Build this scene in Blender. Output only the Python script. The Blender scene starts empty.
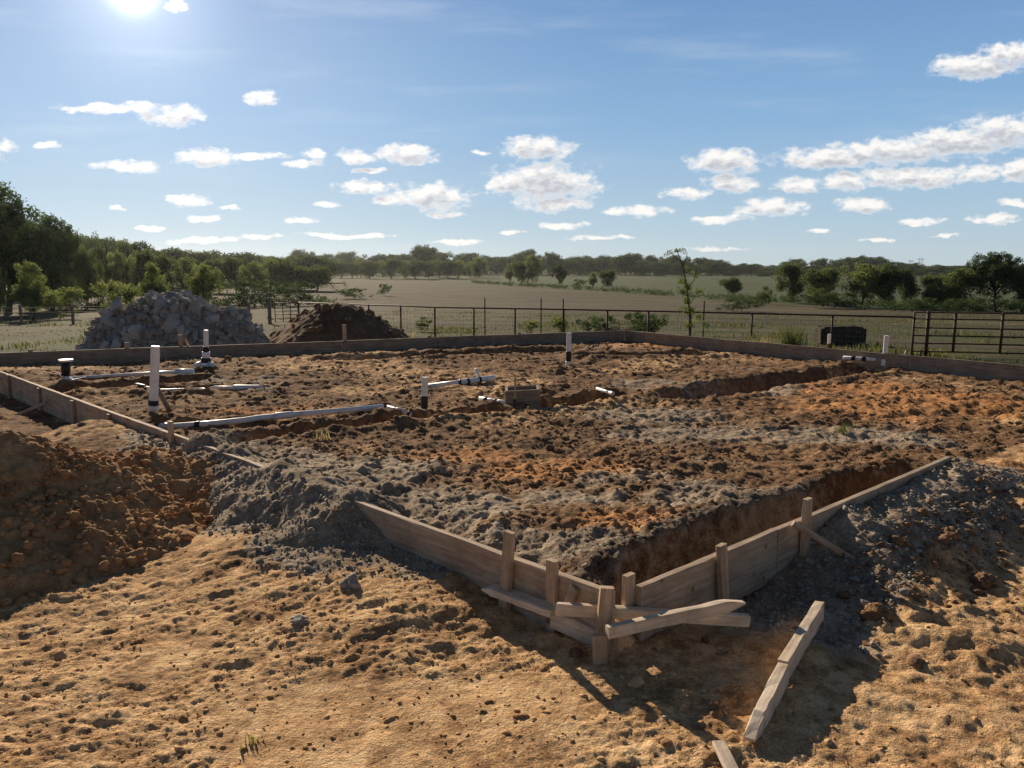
import bpy, bmesh, math, random
import numpy as np
from mathutils import Vector, Matrix
R = math.radians
random.seed(7)
rng = np.random.default_rng(7)
sc = bpy.context.scene
COL = sc.collection

# ------------------------------------------------------------------ camera
HC = 1.7
PITCH = R(8.46)
CP, SP = math.cos(PITCH), math.sin(PITCH)
cam_d = bpy.data.cameras.new('camera'); cam = bpy.data.objects.new('camera', cam_d); COL.objects.link(cam)
cam.location = (0, 0, HC); cam.rotation_euler = (R(90) - PITCH, 0, 0)
cam_d.sensor_width = 36; cam_d.lens = 36 * 800 / 1024; cam_d.clip_end = 12000; cam_d.clip_start = .05
sc.camera = cam
def ray(px, py):
    return Vector((px - 512, 800 * CP - (py - 384) * SP, -800 * SP - (py - 384) * CP))
def at(px, py, z=0.0):            # where the sight line meets height z
    d = ray(px, py); t = (z - HC) / d.z
    return Vector((d.x * t, d.y * t, z))
def aty(px, py, y):               # where the sight line meets distance y
    d = ray(px, py); t = y / d.y
    return Vector((d.x * t, y, HC + d.z * t))

# ------------------------------------------------------------------ noise
def _h(ix, iy, seed):
    v = (ix.astype(np.int64) * 374761393 + iy.astype(np.int64) * 668265263 + seed * 1442695041) & 0xffffffff
    v = ((v ^ (v >> 13)) * 1274126177) & 0xffffffff
    v = ((v ^ (v >> 15)) * 2246822519) & 0xffffffff
    return ((v ^ (v >> 16)) & 0xffffff) / 16777215.0
def vn(x, y, seed=0):
    ix = np.floor(x); iy = np.floor(y); fx = x - ix; fy = y - iy
    ux = fx * fx * fx * (fx * (fx * 6 - 15) + 10); uy = fy * fy * fy * (fy * (fy * 6 - 15) + 10)
    a = _h(ix, iy, seed); b = _h(ix + 1, iy, seed); c = _h(ix, iy + 1, seed); d = _h(ix + 1, iy + 1, seed)
    return (a + (b - a) * ux) * (1 - uy) + (c + (d - c) * ux) * uy
def fbm(x, y, seed=0, o=4, g=.5):
    s = 0; a = 1; n = 0
    for k in range(o):
        s = s + a * (vn(x * 2 ** k + 17.3 * k, y * 2 ** k - 9.1 * k, seed + k) - .5); n += a; a *= g
    return s / n * 2
def lumps(x, y, cell, seed, dens=.8, lo=.3, hi=.6, flat=.75):   # rounded clods standing out of the soil
    x = x / cell; y = y / cell
    wx = x + .35 * (vn(x * 2.3, y * 2.3, seed + 50) - .5); wy = y + .35 * (vn(x * 2.3 + 9, y * 2.3, seed + 51) - .5)
    ix = np.floor(wx); iy = np.floor(wy); out = np.zeros_like(x)
    for i in (-1, 0, 1):
        for j in (-1, 0, 1):
            cx = ix + i; cy = iy + j
            jx = cx + _h(cx, cy, seed); jy = cy + _h(cx, cy, seed + 1)
            r = lo + (hi - lo) * _h(cx, cy, seed + 2) ** 1.5
            r = np.where(_h(cx, cy, seed + 3) < dens, r, 0)
            d2 = (wx - jx) ** 2 + (wy - jy) ** 2
            out = np.maximum(out, np.sqrt(np.maximum(0, r * r - d2)))
    return out * cell * flat
def ss(a, b, x):
    t = np.clip((x - a) / (b - a), 0, 1); return t * t * (3 - 2 * t)
def segd(x, y, a, b):
    ax, ay = a[0], a[1]; dx, dy = b[0] - ax, b[1] - ay; L = dx * dx + dy * dy
    t = np.clip(((x - ax) * dx + (y - ay) * dy) / L, 0, 1)
    return np.hypot(x - ax - t * dx, y - ay - t * dy), t

# ------------------------------------------------------------------ plan of the slab
PN = (.46, 3.268); PL = (-8.8, 12.55); PF = (2.45, 17.3); PR = (8.05, 10.11)
EDGES = [(PN, PR), (PR, PF), (PF, PL), (PL, PN)]
def edge_sd(x, y, a, b):          # positive on the slab side
    dx, dy = b[0] - a[0], b[1] - a[1]; L = math.hypot(dx, dy)
    return (dx * (y - a[1]) - dy * (x - a[0])) / L
def pad_sd(x, y):
    return np.minimum.reduce([edge_sd(x, y, a, b) for a, b in EDGES])
UR = Vector((PR[0] - PN[0], PR[1] - PN[1])).normalized()
TR = [((245, 440), (330, 424), .17, .17), ((330, 424), (400, 415), .17, .2), ((400, 415), (500, 408), .2, .2),
      ((545, 400), (615, 390), .22, .14), ((690, 390), (870, 363), .32, .2), ((70, 388), (190, 377), .2, .14),
      ((330, 356), (560, 347), .3, .12), ((590, 352), (700, 350), .3, .1)]
TR += [((160, 424), (242, 417), .09, .07), ((242, 417), (383, 404), .09, .07), ((66, 380), (164, 373), .12, .10), ((150, 385), (198, 387), .12, .1), ((205, 387), (262, 386), .10, .08),
       ((425, 385), (494, 376), .12, .09), ((478, 397), (506, 401), .12, .09), ((386, 405), (414, 413), .12, .08), ((596, 386), (615, 391), .1, .06), ((843, 358), (905, 362), .12, .08), ((150, 420), (156, 418), .14, .16), ((64, 386), (74, 384), .2, .16), ((204, 369), (208, 367), .16, .08), ((420, 417), (428, 416), .14, .1), ((566, 366), (571, 365), .12, .05)]
TR = [(at(*a, .16), at(*b, .16), w, d) for a, b, w, d in TR]
BEDS = TR[8:]

def H(x, y, detail=True):
    x = np.asarray(x, float); y = np.asarray(y, float)
    r = np.hypot(x, y); sd = pad_sd(x, y); sR = edge_sd(x, y, PN, PR); sL = edge_sd(x, y, PL, PN)
    sFR = edge_sd(x, y, PR, PF); sFL = edge_sd(x, y, PF, PL)
    along = (x - PN[0]) * UR.x + (y - PN[1]) * UR.y
    prof = np.interp(r, [0, 10, 15, 18, 22, 27, 34, 48, 60, 100, 400, 6000], [0, 0, -.1, -.5, -.9, -1.12, -1.22, -1.62, -2.05, -3, -3.3, -3.3])
    behind = np.minimum(sFR, sFL)
    drop = -.55 * ss(0, 2.5, -behind)
    out = np.where(behind < 0, np.minimum(prof, .05 + drop), prof)
    out = np.where(y < -2, 0, out)
    out = out + (fbm(x / 60, y / 60, 3, 3) * .35) * ss(50, 130, r)
    # right side rises to slab level
    out = out + .12 * ss(2.4, 3.8, x) * ss(4.2, 6.4, y) * (1 - ss(13, 20, r))
    # gravel leaning on the right form
    q = ss(1.0, 2.1, along) * (1 - ss(3.7, 4.8, along))
    o = -sR
    ramp = .235 * q * (1 - ss(.0, .85, o)) * (o > -.05)
    out = np.maximum(out, out * 0 + ramp + np.minimum(out, .05)) if True else out
    lw = -sL; sl = (PN[0] - x) * .707 + (y - PN[1]) * .707
    out = out + .12 * ss(.35, 1.1, sl) * ss(3.2, 2.4, sl) * ss(1.3, .1, lw) * (lw > -.1)
    out = out + .05 * np.exp(-(np.hypot(x - .75, y - 3.1) / .8) ** 2)
    out = out - .09 * ss(3.9, 4.8, sl) * ss(.75, .2, np.abs(lw - .15)) * (lw > -.1)
    dbk, _ = segd(x, y, at(765, 652), at(812, 622)); out = out + .045 * np.exp(-(dbk / .12) ** 2)
    # small bank of spoil right of the loose plank
    dbk, _ = segd(x, y, at(880, 600), at(1000, 520)); out = out + .03 * np.exp(-(dbk / .3) ** 2)
    dbk, _ = segd(x, y, at(860, 560), at(960, 640)); out = out + .05 * np.exp(-(dbk / .25) ** 2)
    # spoil heap over the near left form
    d1, t1 = segd(x, y, (-2.62, 6.45), (-.98, 4.78))
    crest = (.315 + .06 * fbm(x / .5, y / .5, 11, 3)) * ss(0, .12, t1 + .05)
    heap = crest * np.clip(1 - (d1 / (.56 + .14 * fbm(x / .4, y / .4, 12, 3))) ** 1.4, 0, 1)
    d2, _ = segd(x, y, (-3.9, 7.3), (-2.6, 6.2)); heap = np.maximum(heap, .24 * np.clip(1 - (d2 / .7) ** 2, 0, 1))
    out = np.where(behind > 0, np.maximum(out, heap * (1 + .0 * x)), out)
    # inside
    pz = .19 - .085 * ss(5.5, 8.5, r) + .045 * fbm(x / 1.3, y / 1.3, 21, 4) + .05 * np.exp(-(((x - .6) ** 2 + (y - 4.6) ** 2) / 1.5))
    pz = pz - .025 * (1 - ss(0, 1.2, np.minimum(sFR, sFL))) - .07 * ss(.55, .05, sL)
    pz = np.maximum(pz, heap + .0)
    pz = pz + .045 * np.exp(-((sR - .45) / .16) ** 2) * (along < 3.9)
    tr = ss(.40, .33, sR + .03 * fbm(x / .15, y / .15, 61, 3) + .16 * ss(.6, .1, along)) * ss(.05, .2, along) * (1 - ss(3.65, 3.95, along))
    pz = pz * (1 - tr) + (-.03) * tr
    for a, b, w, d in TR:
        dd, _ = segd(x, y, a, b); dd = dd + .1 * fbm(x / .4, y / .4, 31, 2)
        pz = pz - d * ss(w * 1.25, w * .7, dd) + .03 * np.exp(-((dd - w * 1.6) / .12) ** 2)
    k = ss(-.02, .02, sd)
    openside = ss(3.75, 4.3, along) * (np.abs(sR) < 1.2)
    k = np.where(openside > .5, ss(-1.0, .3, sR), k)
    z = out * (1 - k) + pz * k
    if not detail: return z
    near = 1 - ss(22, 40, r)
    ins = ss(-.05, .1, sd) * (1 - tr)
    cl = .30 * lumps(x, y, .26, 101, .4, .25, .5, .55) + .55 * lumps(x, y, .12, 105, .7, .25, .6, .6) + .75 * lumps(x, y, .06, 109, .8, .3, .6, .6)
    mod = ss(-.35, .35, fbm(x / .9, y / .9, 41, 3))
    bd = np.minimum.reduce([segd(x, y, a, b)[0] for a, b, w_, d_ in BEDS]); ins = ins * (.12 + .88 * ss(.08, .28, bd))
    z = z + ins * cl * (.15 + .6 * mod) + ins * (fbm(x / .14, y / .14, 45, 6, .66) * .050 + fbm(x / .45, y / .45, 47, 4) * .04)
    # gravel / spoil roughness outside the forms
    gr = np.clip(ss(.75, .3, d1) + ss(.9, .2, d2) * .7 + ss(-.05, .1, o) * ss(1.6, .5, o) * ss(.3, 1.3, along) * (along < 9), 0, 1) * (1 - ins) * (behind > 0)
    leftr = ss(-1.4, -2.4, x) * ss(4.9, 5.8, y) * (1 - ss(10, 16, r)) * (1 - ins) * (behind > 0)
    right = ss(1.9, 2.8, x) * ss(3.9, 4.8, y) * (1 - ss(10, 16, r)) * (1 - ins)
    spo = np.maximum(np.maximum(gr, right * .8), leftr * .8)
    z = z + spo * (.4 * lumps(x, y, .12, 121, .5, .25, .6, .6) + .7 * lumps(x, y, .05, 125, .85, .3, .6, .6)) + spo * (fbm(x / .1, y / .1, 127, 4) * .022 + fbm(x / .35, y / .35, 128, 3) * .03)
    # trodden ground in the foreground
    bare = (1 - ins) * (1 - spo) * near
    c30, s30 = math.cos(.35), math.sin(.35)
    xr = x * c30 + y * s30; yr = -x * s30 + y * c30
    scr = fbm(xr / .28, yr / .16, 131, 5, .6)
    pits = ss(.15, .6, fbm(xr / .22, yr / .11, 141, 3))
    patch = ss(-.2, .3, fbm(x / .7, y / .7, 143, 2))
    z = z + bare * (.011 * scr * (.2 + patch) - .008 * pits * (.15 + patch) + .016 * fbm(xr / .8, yr / .5, 133, 3) + .022 * fbm(xr / .12, yr / .07, 151, 6, .74) * (.25 + .75 * patch)
                    + .25 * lumps(x, y, .11, 161, .10, .2, .45, .6) * patch + .4 * lumps(x, y, .045, 165, .25, .2, .5, .6) * (.2 + patch))
    z = z + tr * .02 * fbm(x / .1, y / .1, 171, 3)
    return z
def hz(x, y, detail=True):
    return float(H(np.array([x]), np.array([y]), detail)[0])

# ------------------------------------------------------------------ nodes helpers
def newmat(name):
    m = bpy.data.materials.new(name); m.use_nodes = True; nt = m.node_tree; nt.nodes.clear()
    return m, nt
def N(nt, t, **k):
    n = nt.nodes.new(t)
    for a, b in k.items():
        if a.startswith('i_'): n.inputs[a[2:].replace('_', ' ')].default_value = b
        else: setattr(n, a, b)
    return n
def noise(nt, vec, scale, detail=4, rough=.55, dist=0.):
    n = N(nt, 'ShaderNodeTexNoise'); n.inputs['Scale'].default_value = scale; n.inputs['Detail'].default_value = detail
    n.inputs['Roughness'].default_value = rough; n.inputs['Distortion'].default_value = dist
    if vec is not None: nt.links.new(vec, n.inputs['Vector'])
    return n.outputs[0]
def ramp(nt, fac, stops):
    n = N(nt, 'ShaderNodeValToRGB'); cr = n.color_ramp
    while len(cr.elements) < len(stops): cr.elements.new(.5)
    for e, (p, c) in zip(cr.elements, stops):
        e.position = p; e.color = (*c, 1) if len(c) == 3 else c
    nt.links.new(fac, n.inputs[0]); return n.outputs[0]
def mixc(nt, f, a, b, mode='MIX'):
    n = N(nt, 'ShaderNodeMix', data_type='RGBA', blend_type=mode)
    for s, v in ((0, f), (6, a), (7, b)):
        if isinstance(v, (int, float)): n.inputs[s].default_value = v
        elif isinstance(v, tuple): n.inputs[s].default_value = (*v, 1)
        else: nt.links.new(v, n.inputs[s])
    return n.outputs[2]
def mth(nt, op, a, b=None, c=None, clamp=False):
    n = N(nt, 'ShaderNodeMath', operation=op, use_clamp=clamp)
    for s, v in ((0, a), (1, b), (2, c)):
        if v is None: continue
        if isinstance(v, (int, float)): n.inputs[s].default_value = v
        else: nt.links.new(v, n.inputs[s])
    return n.outputs[0]
def gp(nt):
    return N(nt, 'ShaderNodeNewGeometry').outputs['Position']
def finish(nt, col, rough=.9, bump=None, bs=.3, bd=.02, spec=.2, metal=0.):
    b = N(nt, 'ShaderNodeBsdfPrincipled')
    for s, v in (('Base Color', col), ('Roughness', rough), ('Metallic', metal), ('Specular IOR Level', spec)):
        if isinstance(v, (int, float)): b.inputs[s].default_value = v
        elif isinstance(v, tuple): b.inputs[s].default_value = (*v, 1)
        else: nt.links.new(v, b.inputs[s])
    if bump is not None:
        bn = N(nt, 'ShaderNodeBump'); bn.inputs['Strength'].default_value = bs; bn.inputs['Distance'].default_value = bd
        nt.links.new(bump, bn.inputs['Height']); nt.links.new(bn.outputs[0], b.inputs['Normal'])
    o = N(nt, 'ShaderNodeOutputMaterial'); nt.links.new(b.outputs[0], o.inputs[0]); return b

# ------------------------------------------------------------------ materials
def soil_mat(name, stops, s1=3., s2=22., bs=.6, bd=.012):
    m, nt = newmat(name); p = gp(nt)
    a = noise(nt, p, s1, 6, .62); b = noise(nt, p, s2, 5, .6); f = mth(nt, 'ADD', mth(nt, 'MULTIPLY', a, .6), mth(nt, 'MULTIPLY', b, .4))
    c = ramp(nt, f, stops); c = mixc(nt, .6, c, ramp(nt, noise(nt, p, 130, 3, .6), [(.3, (.55, .55, .55)), (.7, (1.3, 1.3, 1.3))]), 'MULTIPLY')
    finish(nt, c, .95, noise(nt, p, 90, 5, .65), bs, bd, .1); return m
K_BROWN = [(.3, (.085, .050, .030)), (.45, (.18, .107, .060)), (.56, (.32, .19, .10)), (.69, (.48, .305, .165))]
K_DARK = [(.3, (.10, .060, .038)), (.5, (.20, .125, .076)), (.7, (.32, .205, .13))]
K_TAN = [(.30, (.21, .112, .055)), (.41, (.48, .28, .135)), (.50, (.74, .47, .24)), (.64, (.88, .62, .35))]
K_ORANGE = [(.3, (.24, .11, .05)), (.5, (.52, .255, .105)), (.68, (.74, .42, .18))]
K_GREY = [(.3, (.16, .118, .082)), (.5, (.36, .28, .20)), (.7, (.62, .51, .385))]

def ground_mat():
    m, nt = newmat('ground_soil'); p = gp(nt); L = nt.links
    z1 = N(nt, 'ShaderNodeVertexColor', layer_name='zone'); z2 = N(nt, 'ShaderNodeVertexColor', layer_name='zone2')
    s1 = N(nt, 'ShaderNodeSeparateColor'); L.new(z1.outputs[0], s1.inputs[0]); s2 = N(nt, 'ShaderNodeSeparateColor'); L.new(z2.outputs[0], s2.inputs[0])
    big = noise(nt, p, 2.2, 6, .62); mid = noise(nt, p, 14, 5, .62); fin = noise(nt, p, 110, 4, .65)
    f = mth(nt, 'ADD', mth(nt, 'MULTIPLY', big, .5), mth(nt, 'MULTIPLY', mid, .5))
    f = mth(nt, 'ADD', f, mth(nt, 'MULTIPLY', mth(nt, 'SUBTRACT', fin, .5), .18))
    cb = ramp(nt, f, K_BROWN); ct = ramp(nt, f, K_TAN)
    spk = ramp(nt, noise(nt, p, 6.5, 7, .72), [(.46, (0, 0, 0)), (.60, (1, 1, 1))]); ct = mixc(nt, mth(nt, 'MULTIPLY', spk, .62), ct, ramp(nt, mid, [(.3, (.16, .085, .045)), (.7, (.42, .24, .12))])); co = ramp(nt, f, K_ORANGE); cg = ramp(nt, f, K_GREY)
    edge = mth(nt, 'MULTIPLY', mth(nt, 'SUBTRACT', mth(nt, 'ADD', mid, mth(nt, 'MULTIPLY', fin, .5)), .75), 1.3)
    def w(ch): return mth(nt, 'MULTIPLY', mth(nt, 'SUBTRACT', mth(nt, 'ADD', ch, edge), .33), 3, clamp=True)
    c = mixc(nt, w(s1.outputs[1]), cb, ct); c = mixc(nt, w(s1.outputs[2]), c, co); c = mixc(nt, w(s1.outputs[0]), c, cg)
    pebble = ramp(nt, noise(nt, p, 60, 2, .5), [(.60, (0, 0, 0)), (.70, (1, 1, 1))])
    c = mixc(nt, mth(nt, 'MULTIPLY', mth(nt, 'MULTIPLY', w(s1.outputs[0]), pebble), .8), c, (.52, .50, .46))
    # fields
    mp = N(nt, 'ShaderNodeMapping'); mp.inputs['Scale'].default_value = (.05, .18, .2); L.new(p, mp.inputs[0])
    fa = noise(nt, mp.outputs[0], 1.5, 6, .65); fb = noise(nt, p, 1.3, 5, .7); ff = mth(nt, 'ADD', mth(nt, 'MULTIPLY', fa, .55), mth(nt, 'MULTIPLY', fb, .45))
    dry = ramp(nt, ff, [(.35, (.045, .040, .024)), (.5, (.088, .077, .045)), (.65, (.16, .135, .08))])
    grn = ramp(nt, ff, [(.35, (.030, .046, .018)), (.5, (.068, .088, .034)), (.66, (.14, .15, .066))])
    c = mixc(nt, mth(nt, 'MULTIPLY', s2.outputs[0], 1, clamp=True), c, dry); c = mixc(nt, s2.outputs[1], c, grn)
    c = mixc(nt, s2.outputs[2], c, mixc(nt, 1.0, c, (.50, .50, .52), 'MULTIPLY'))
    c = mixc(nt, .75, c, ramp(nt, fin, [(.3, (.6, .6, .6)), (.7, (1.35, 1.35, 1.35))]), 'MULTIPLY')
    hgt = mth(nt, 'ADD', fin, mth(nt, 'MULTIPLY', noise(nt, p, 38, 4, .6), 1.6))
    finish(nt, c, .95, hgt, .8, .010, .1); return m

def wood_mat(name, c0, c1, c2):
    m, nt = newmat(name); a = N(nt, 'ShaderNodeAttribute', attribute_name='grain')
    mp = N(nt, 'ShaderNodeMapping'); mp.inputs['Scale'].default_value = (2.0, 30, 30); nt.links.new(a.outputs['Vector'], mp.inputs[0])
    g = noise(nt, mp.outputs[0], 1.6, 5, .6, .6); s = noise(nt, a.outputs['Vector'], 5, 4, .6); k = noise(nt, a.outputs['Vector'], 60, 3, .6)
    c = ramp(nt, g, [(.3, c0), (.52, c1), (.7, c2)])
    c = mixc(nt, .75, c, ramp(nt, s, [(.3, (.72, .68, .64)), (.6, (1.08, 1.06, 1.04))]), 'MULTIPLY')
    kn = N(nt, 'ShaderNodeTexVoronoi'); kn.inputs['Scale'].default_value = 5.5; nt.links.new(a.outputs['Vector'], kn.inputs['Vector']); c = mixc(nt, ramp(nt, kn.outputs['Distance'], [(.06, (.8, .8, .8)), (.11, (0, 0, 0))]), c, (.12, .075, .045))
    mud = mth(nt, 'MULTIPLY', ramp(nt, noise(nt, a.outputs['Vector'], 9, 5, .65), [(.52, (0, 0, 0)), (.72, (1, 1, 1))]), .45)
    c = mixc(nt, mud, c, (.22, .14, .08))
    finish(nt, c, .82, mth(nt, 'ADD', g, mth(nt, 'MULTIPLY', k, .4)), .5, .004, .25); return m
def plain_mat(name, c, c2, rough=.5, sc_=12, spec=.4, metal=0., bs=.2, mudc=None, mudz=(.5, .65)):
    m, nt = newmat(name); p = gp(nt); n = noise(nt, p, sc_, 5, .65); col = ramp(nt, n, [(.35, c), (.65, c2)])
    if mudc: col = mixc(nt, mth(nt, 'MULTIPLY', ramp(nt, noise(nt, p, sc_ * .8 + 3, 5, .7), [(mudz[0], (0, 0, 0)), (mudz[1], (1, 1, 1))]), .8), col, mudc)
    finish(nt, col, rough, n, bs, .003, spec, metal); return m
def leaf_mat(name, c0, c1, c2, tr=.45):
    m, nt = newmat(name); a = N(nt, 'ShaderNodeAttribute', attribute_name='tint')
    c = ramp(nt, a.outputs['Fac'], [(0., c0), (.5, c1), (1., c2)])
    d = N(nt, 'ShaderNodeBsdfDiffuse'); t = N(nt, 'ShaderNodeBsdfTranslucent'); nt.links.new(c, d.inputs[0]); nt.links.new(mixc(nt, .6, c, (1.25, 1.35, .7), 'MULTIPLY'), t.inputs[0])
    x = N(nt, 'ShaderNodeMixShader'); x.inputs[0].default_value = tr; nt.links.new(d.outputs[0], x.inputs[1]); nt.links.new(t.outputs[0], x.inputs[2])
    o = N(nt, 'ShaderNodeOutputMaterial'); nt.links.new(x.outputs[0], o.inputs[0]); return m
M = dict(
    ground=ground_mat(),
    brown=soil_mat('brown_clod_soil', [(.3, (.12, .07, .04)), (.5, (.26, .155, .085)), (.7, (.44, .27, .15))]),
    tanclod=soil_mat('tan_crumb_soil', K_TAN), greyclod=soil_mat('grey_clod_soil', K_GREY, 5, 40),
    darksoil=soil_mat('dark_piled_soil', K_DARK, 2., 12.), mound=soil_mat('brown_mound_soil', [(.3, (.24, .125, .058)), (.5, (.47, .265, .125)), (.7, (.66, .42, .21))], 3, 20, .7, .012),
    gravel=soil_mat('grey_gravel', [(.3, (.17, .145, .115)), (.5, (.34, .30, .25)), (.7, (.62, .57, .49))], 9, 60, .3, .004),
    concrete=soil_mat('broken_concrete', [(.3, (.30, .28, .25)), (.5, (.46, .435, .39)), (.7, (.62, .59, .54))], 1.2, 8, .4, .01),
    wood=wood_mat('weathered_lumber', (.33, .25, .18), (.46, .36, .27), (.56, .46, .36)),
    wood2=wood_mat('pale_lumber', (.58, .46, .34), (.76, .64, .50), (.85, .75, .62)),
    stake=wood_mat('stake_lumber', (.36, .26, .18), (.50, .38, .27), (.62, .50, .38)),
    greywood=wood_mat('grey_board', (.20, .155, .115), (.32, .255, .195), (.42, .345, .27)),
    pvc=plain_mat('white_plastic_pipe', (.74, .75, .76), (.86, .86, .85), .38, 8, .5, 0, .05, (.36, .25, .16), (.56, .72)),
    black=plain_mat('black_rubber', (.012, .012, .012), (.03, .03, .03), .5, 20),
    steel=plain_mat('rusty_brown_steel', (.06, .036, .026), (.13, .075, .05), .7, 9, .3, .2),
    galv=plain_mat('grey_wire', (.22, .21, .2), (.32, .31, .3), .6, 9, .4, .3),
    hay=plain_mat('weathered_hay', (.055, .045, .035), (.13, .105, .075), .95, 7, .1, 0, 1.),
    bark=plain_mat('tree_bark', (.06, .045, .034), (.15, .12, .09), .95, 6, .1, 0, .6),
    twig=plain_mat('dry_twigs', (.10, .075, .055), (.22, .17, .12), .95, 6, .1),
    leaf_dark=leaf_mat('dark_leaves', (.036, .058, .030), (.066, .100, .048), (.13, .17, .08)),
    leaf_mid=leaf_mat('green_leaves', (.065, .09, .04), (.12, .15, .065), (.19, .22, .10)),
    leaf_light=leaf_mat('light_green_leaves', (.10, .13, .055), (.18, .21, .09), (.28, .30, .14), .5),
    grass=leaf_mat('weedy_grass', (.06, .08, .03), (.14, .15, .065), (.30, .26, .14), .4),
    drygrass=leaf_mat('dry_weed', (.25, .20, .11), (.42, .34, .20), (.60, .52, .34), .4),
)

# ------------------------------------------------------------------ mesh helpers
def quick_mesh(name, v, f, mat=None, smooth=False):
    me = bpy.data.meshes.new(name); v = np.asarray(v, np.float32); f = np.asarray(f, np.int32)
    me.vertices.add(len(v)); me.vertices.foreach_set('co', v.ravel())
    k = f.shape[1]; me.loops.add(f.size); me.loops.foreach_set('vertex_index', f.ravel())
    me.polygons.add(len(f)); me.polygons.foreach_set('loop_start', np.arange(0, f.size, k, dtype=np.int32))
    me.polygons.foreach_set('loop_total', np.full(len(f), k, np.int32))
    if smooth: me.polygons.foreach_set('use_smooth', np.ones(len(f), bool))
    me.update(calc_edges=True)
    if mat: me.materials.append(mat)
    return me
def link(name, me, parent=None):
    o = bpy.data.objects.new(name, me); COL.objects.link(o)
    if parent: o.parent = parent
    return o
def tag(o, label=None, cat=None, group=None, kind=None):
    if label: o['label'] = label
    if cat: o['category'] = cat
    if group: o['group'] = group
    if kind: o['kind'] = kind
    return o
def root(name, loc, label, cat, group=None):
    o = bpy.data.objects.new(name, None); o.empty_display_size = .1; COL.objects.link(o); o.location = loc
    return tag(o, label, cat, group)
class MB:
    """collects solids in world coordinates; build() makes ONE mesh relative to its root"""
    def __init__(s): s.v = []; s.f = []; s.g = []
    def ring(s, rings, gr=None, cap=True):
        b = len(s.v); n = len(rings[0]); off = random.uniform(0, 50)
        for i, rg in enumerate(rings):
            for j, p in enumerate(rg):
                s.v.append(tuple(p)); s.g.append(gr[i][j] if gr else (p[0] + off, p[1], p[2]))
        for i in range(len(rings) - 1):
            for j in range(n):
                s.f.append((b + i * n + j, b + i * n + (j + 1) % n, b + (i + 1) * n + (j + 1) % n, b + (i + 1) * n + j))
        if cap:
            s.f.append(tuple(b + j for j in reversed(range(n)))); e = b + (len(rings) - 1) * n; s.f.append(tuple(e + j for j in range(n)))
    def plank(s, p0, p1, w, t, up=Vector((0, 0, 1)), seg=8, jit=.0015, point0=0, point1=0, bow=0., ch=.003, wz=0):
        """w along 'up', t across; point0/point1 taper that end"""
        p0 = Vector(p0); p1 = Vector(p1); a = (p1 - p0); L = a.length; a.normalize()
        side = a.cross(up).normalized(); u = side.cross(a).normalized(); off = random.uniform(0, 50)
        hw, ht = w / 2, t / 2
        sec = [(-hw + ch, -ht), (hw - ch, -ht), (hw, -ht + ch), (hw, ht - ch), (hw - ch, ht), (-hw + ch, ht), (-hw, ht - ch), (-hw, -ht + ch)]
        ts = [i / seg for i in range(seg + 1)]
        if point0: ts = sorted(set([0, point0 / L] + ts))
        if point1: ts = sorted(set([1, 1 - point1 / L] + ts))
        rs = []; gs = []
        for tt in ts:
            k = 1.
            if point0 and tt * L < point0: k = .12 + .88 * tt * L / point0
            if point1 and (1 - tt) * L < point1: k = .12 + .88 * (1 - tt) * L / point1
            c = p0 + a * (L * tt) + side * (bow * math.sin(tt * math.pi)) + u * random.uniform(-1, 1) * wz
            rg = []; gg = []
            for (q, e) in sec:
                q2 = q * k + random.uniform(-jit, jit); e2 = e + random.uniform(-jit, jit)
                rg.append(c + u * q2 + side * e2); gg.append((tt * L + off, q + off, e))
            rs.append(rg); gs.append(gg)
        s.ring(rs, gs)
    def tube(s, pts, r, n=12, cap=True, radii=None):
        pts = [Vector(p) for p in pts]; rs = []
        for i, p in enumerate(pts):
            d = (pts[min(i + 1, len(pts) - 1)] - pts[max(i - 1, 0)]).normalized()
            ref = Vector((0, 0, 1)) if abs(d.z) < .9 else Vector((0, 1, 0))
            a = d.cross(ref).normalized(); b = a.cross(d).normalized(); rr = radii[i] if radii else r
            rs.append([p + a * (rr * math.cos(-2 * math.pi * k / n)) + b * (rr * math.sin(-2 * math.pi * k / n)) for k in range(n)])
        s.ring(rs, None, cap)
    def build(s, name, mat, parent=None, smooth=False, label=None):
        o0 = Vector(parent.location) if parent else Vector((0, 0, 0))
        if parent and parent.parent: o0 = o0 + Vector(parent.parent.location)
        me = bpy.data.meshes.new(name)
        me.from_pydata([(v[0] - o0.x, v[1] - o0.y, v[2] - o0.z) for v in s.v], [], s.f)
        if smooth:
            me.polygons.foreach_set('use_smooth', np.array([len(p.vertices) == 4 for p in me.polygons]))
        at_ = me.attributes.new('grain', 'FLOAT_VECTOR', 'POINT'); at_.data.foreach_set('vector', np.asarray(s.g, np.float32).ravel())
        bm = bmesh.new(); bm.from_mesh(me); bmesh.ops.recalc_face_normals(bm, faces=bm.faces); bm.to_mesh(me); bm.free()
        me.materials.append(mat); o = link(name, me, parent)
        if label: o['label'] = label
        return o

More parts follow.
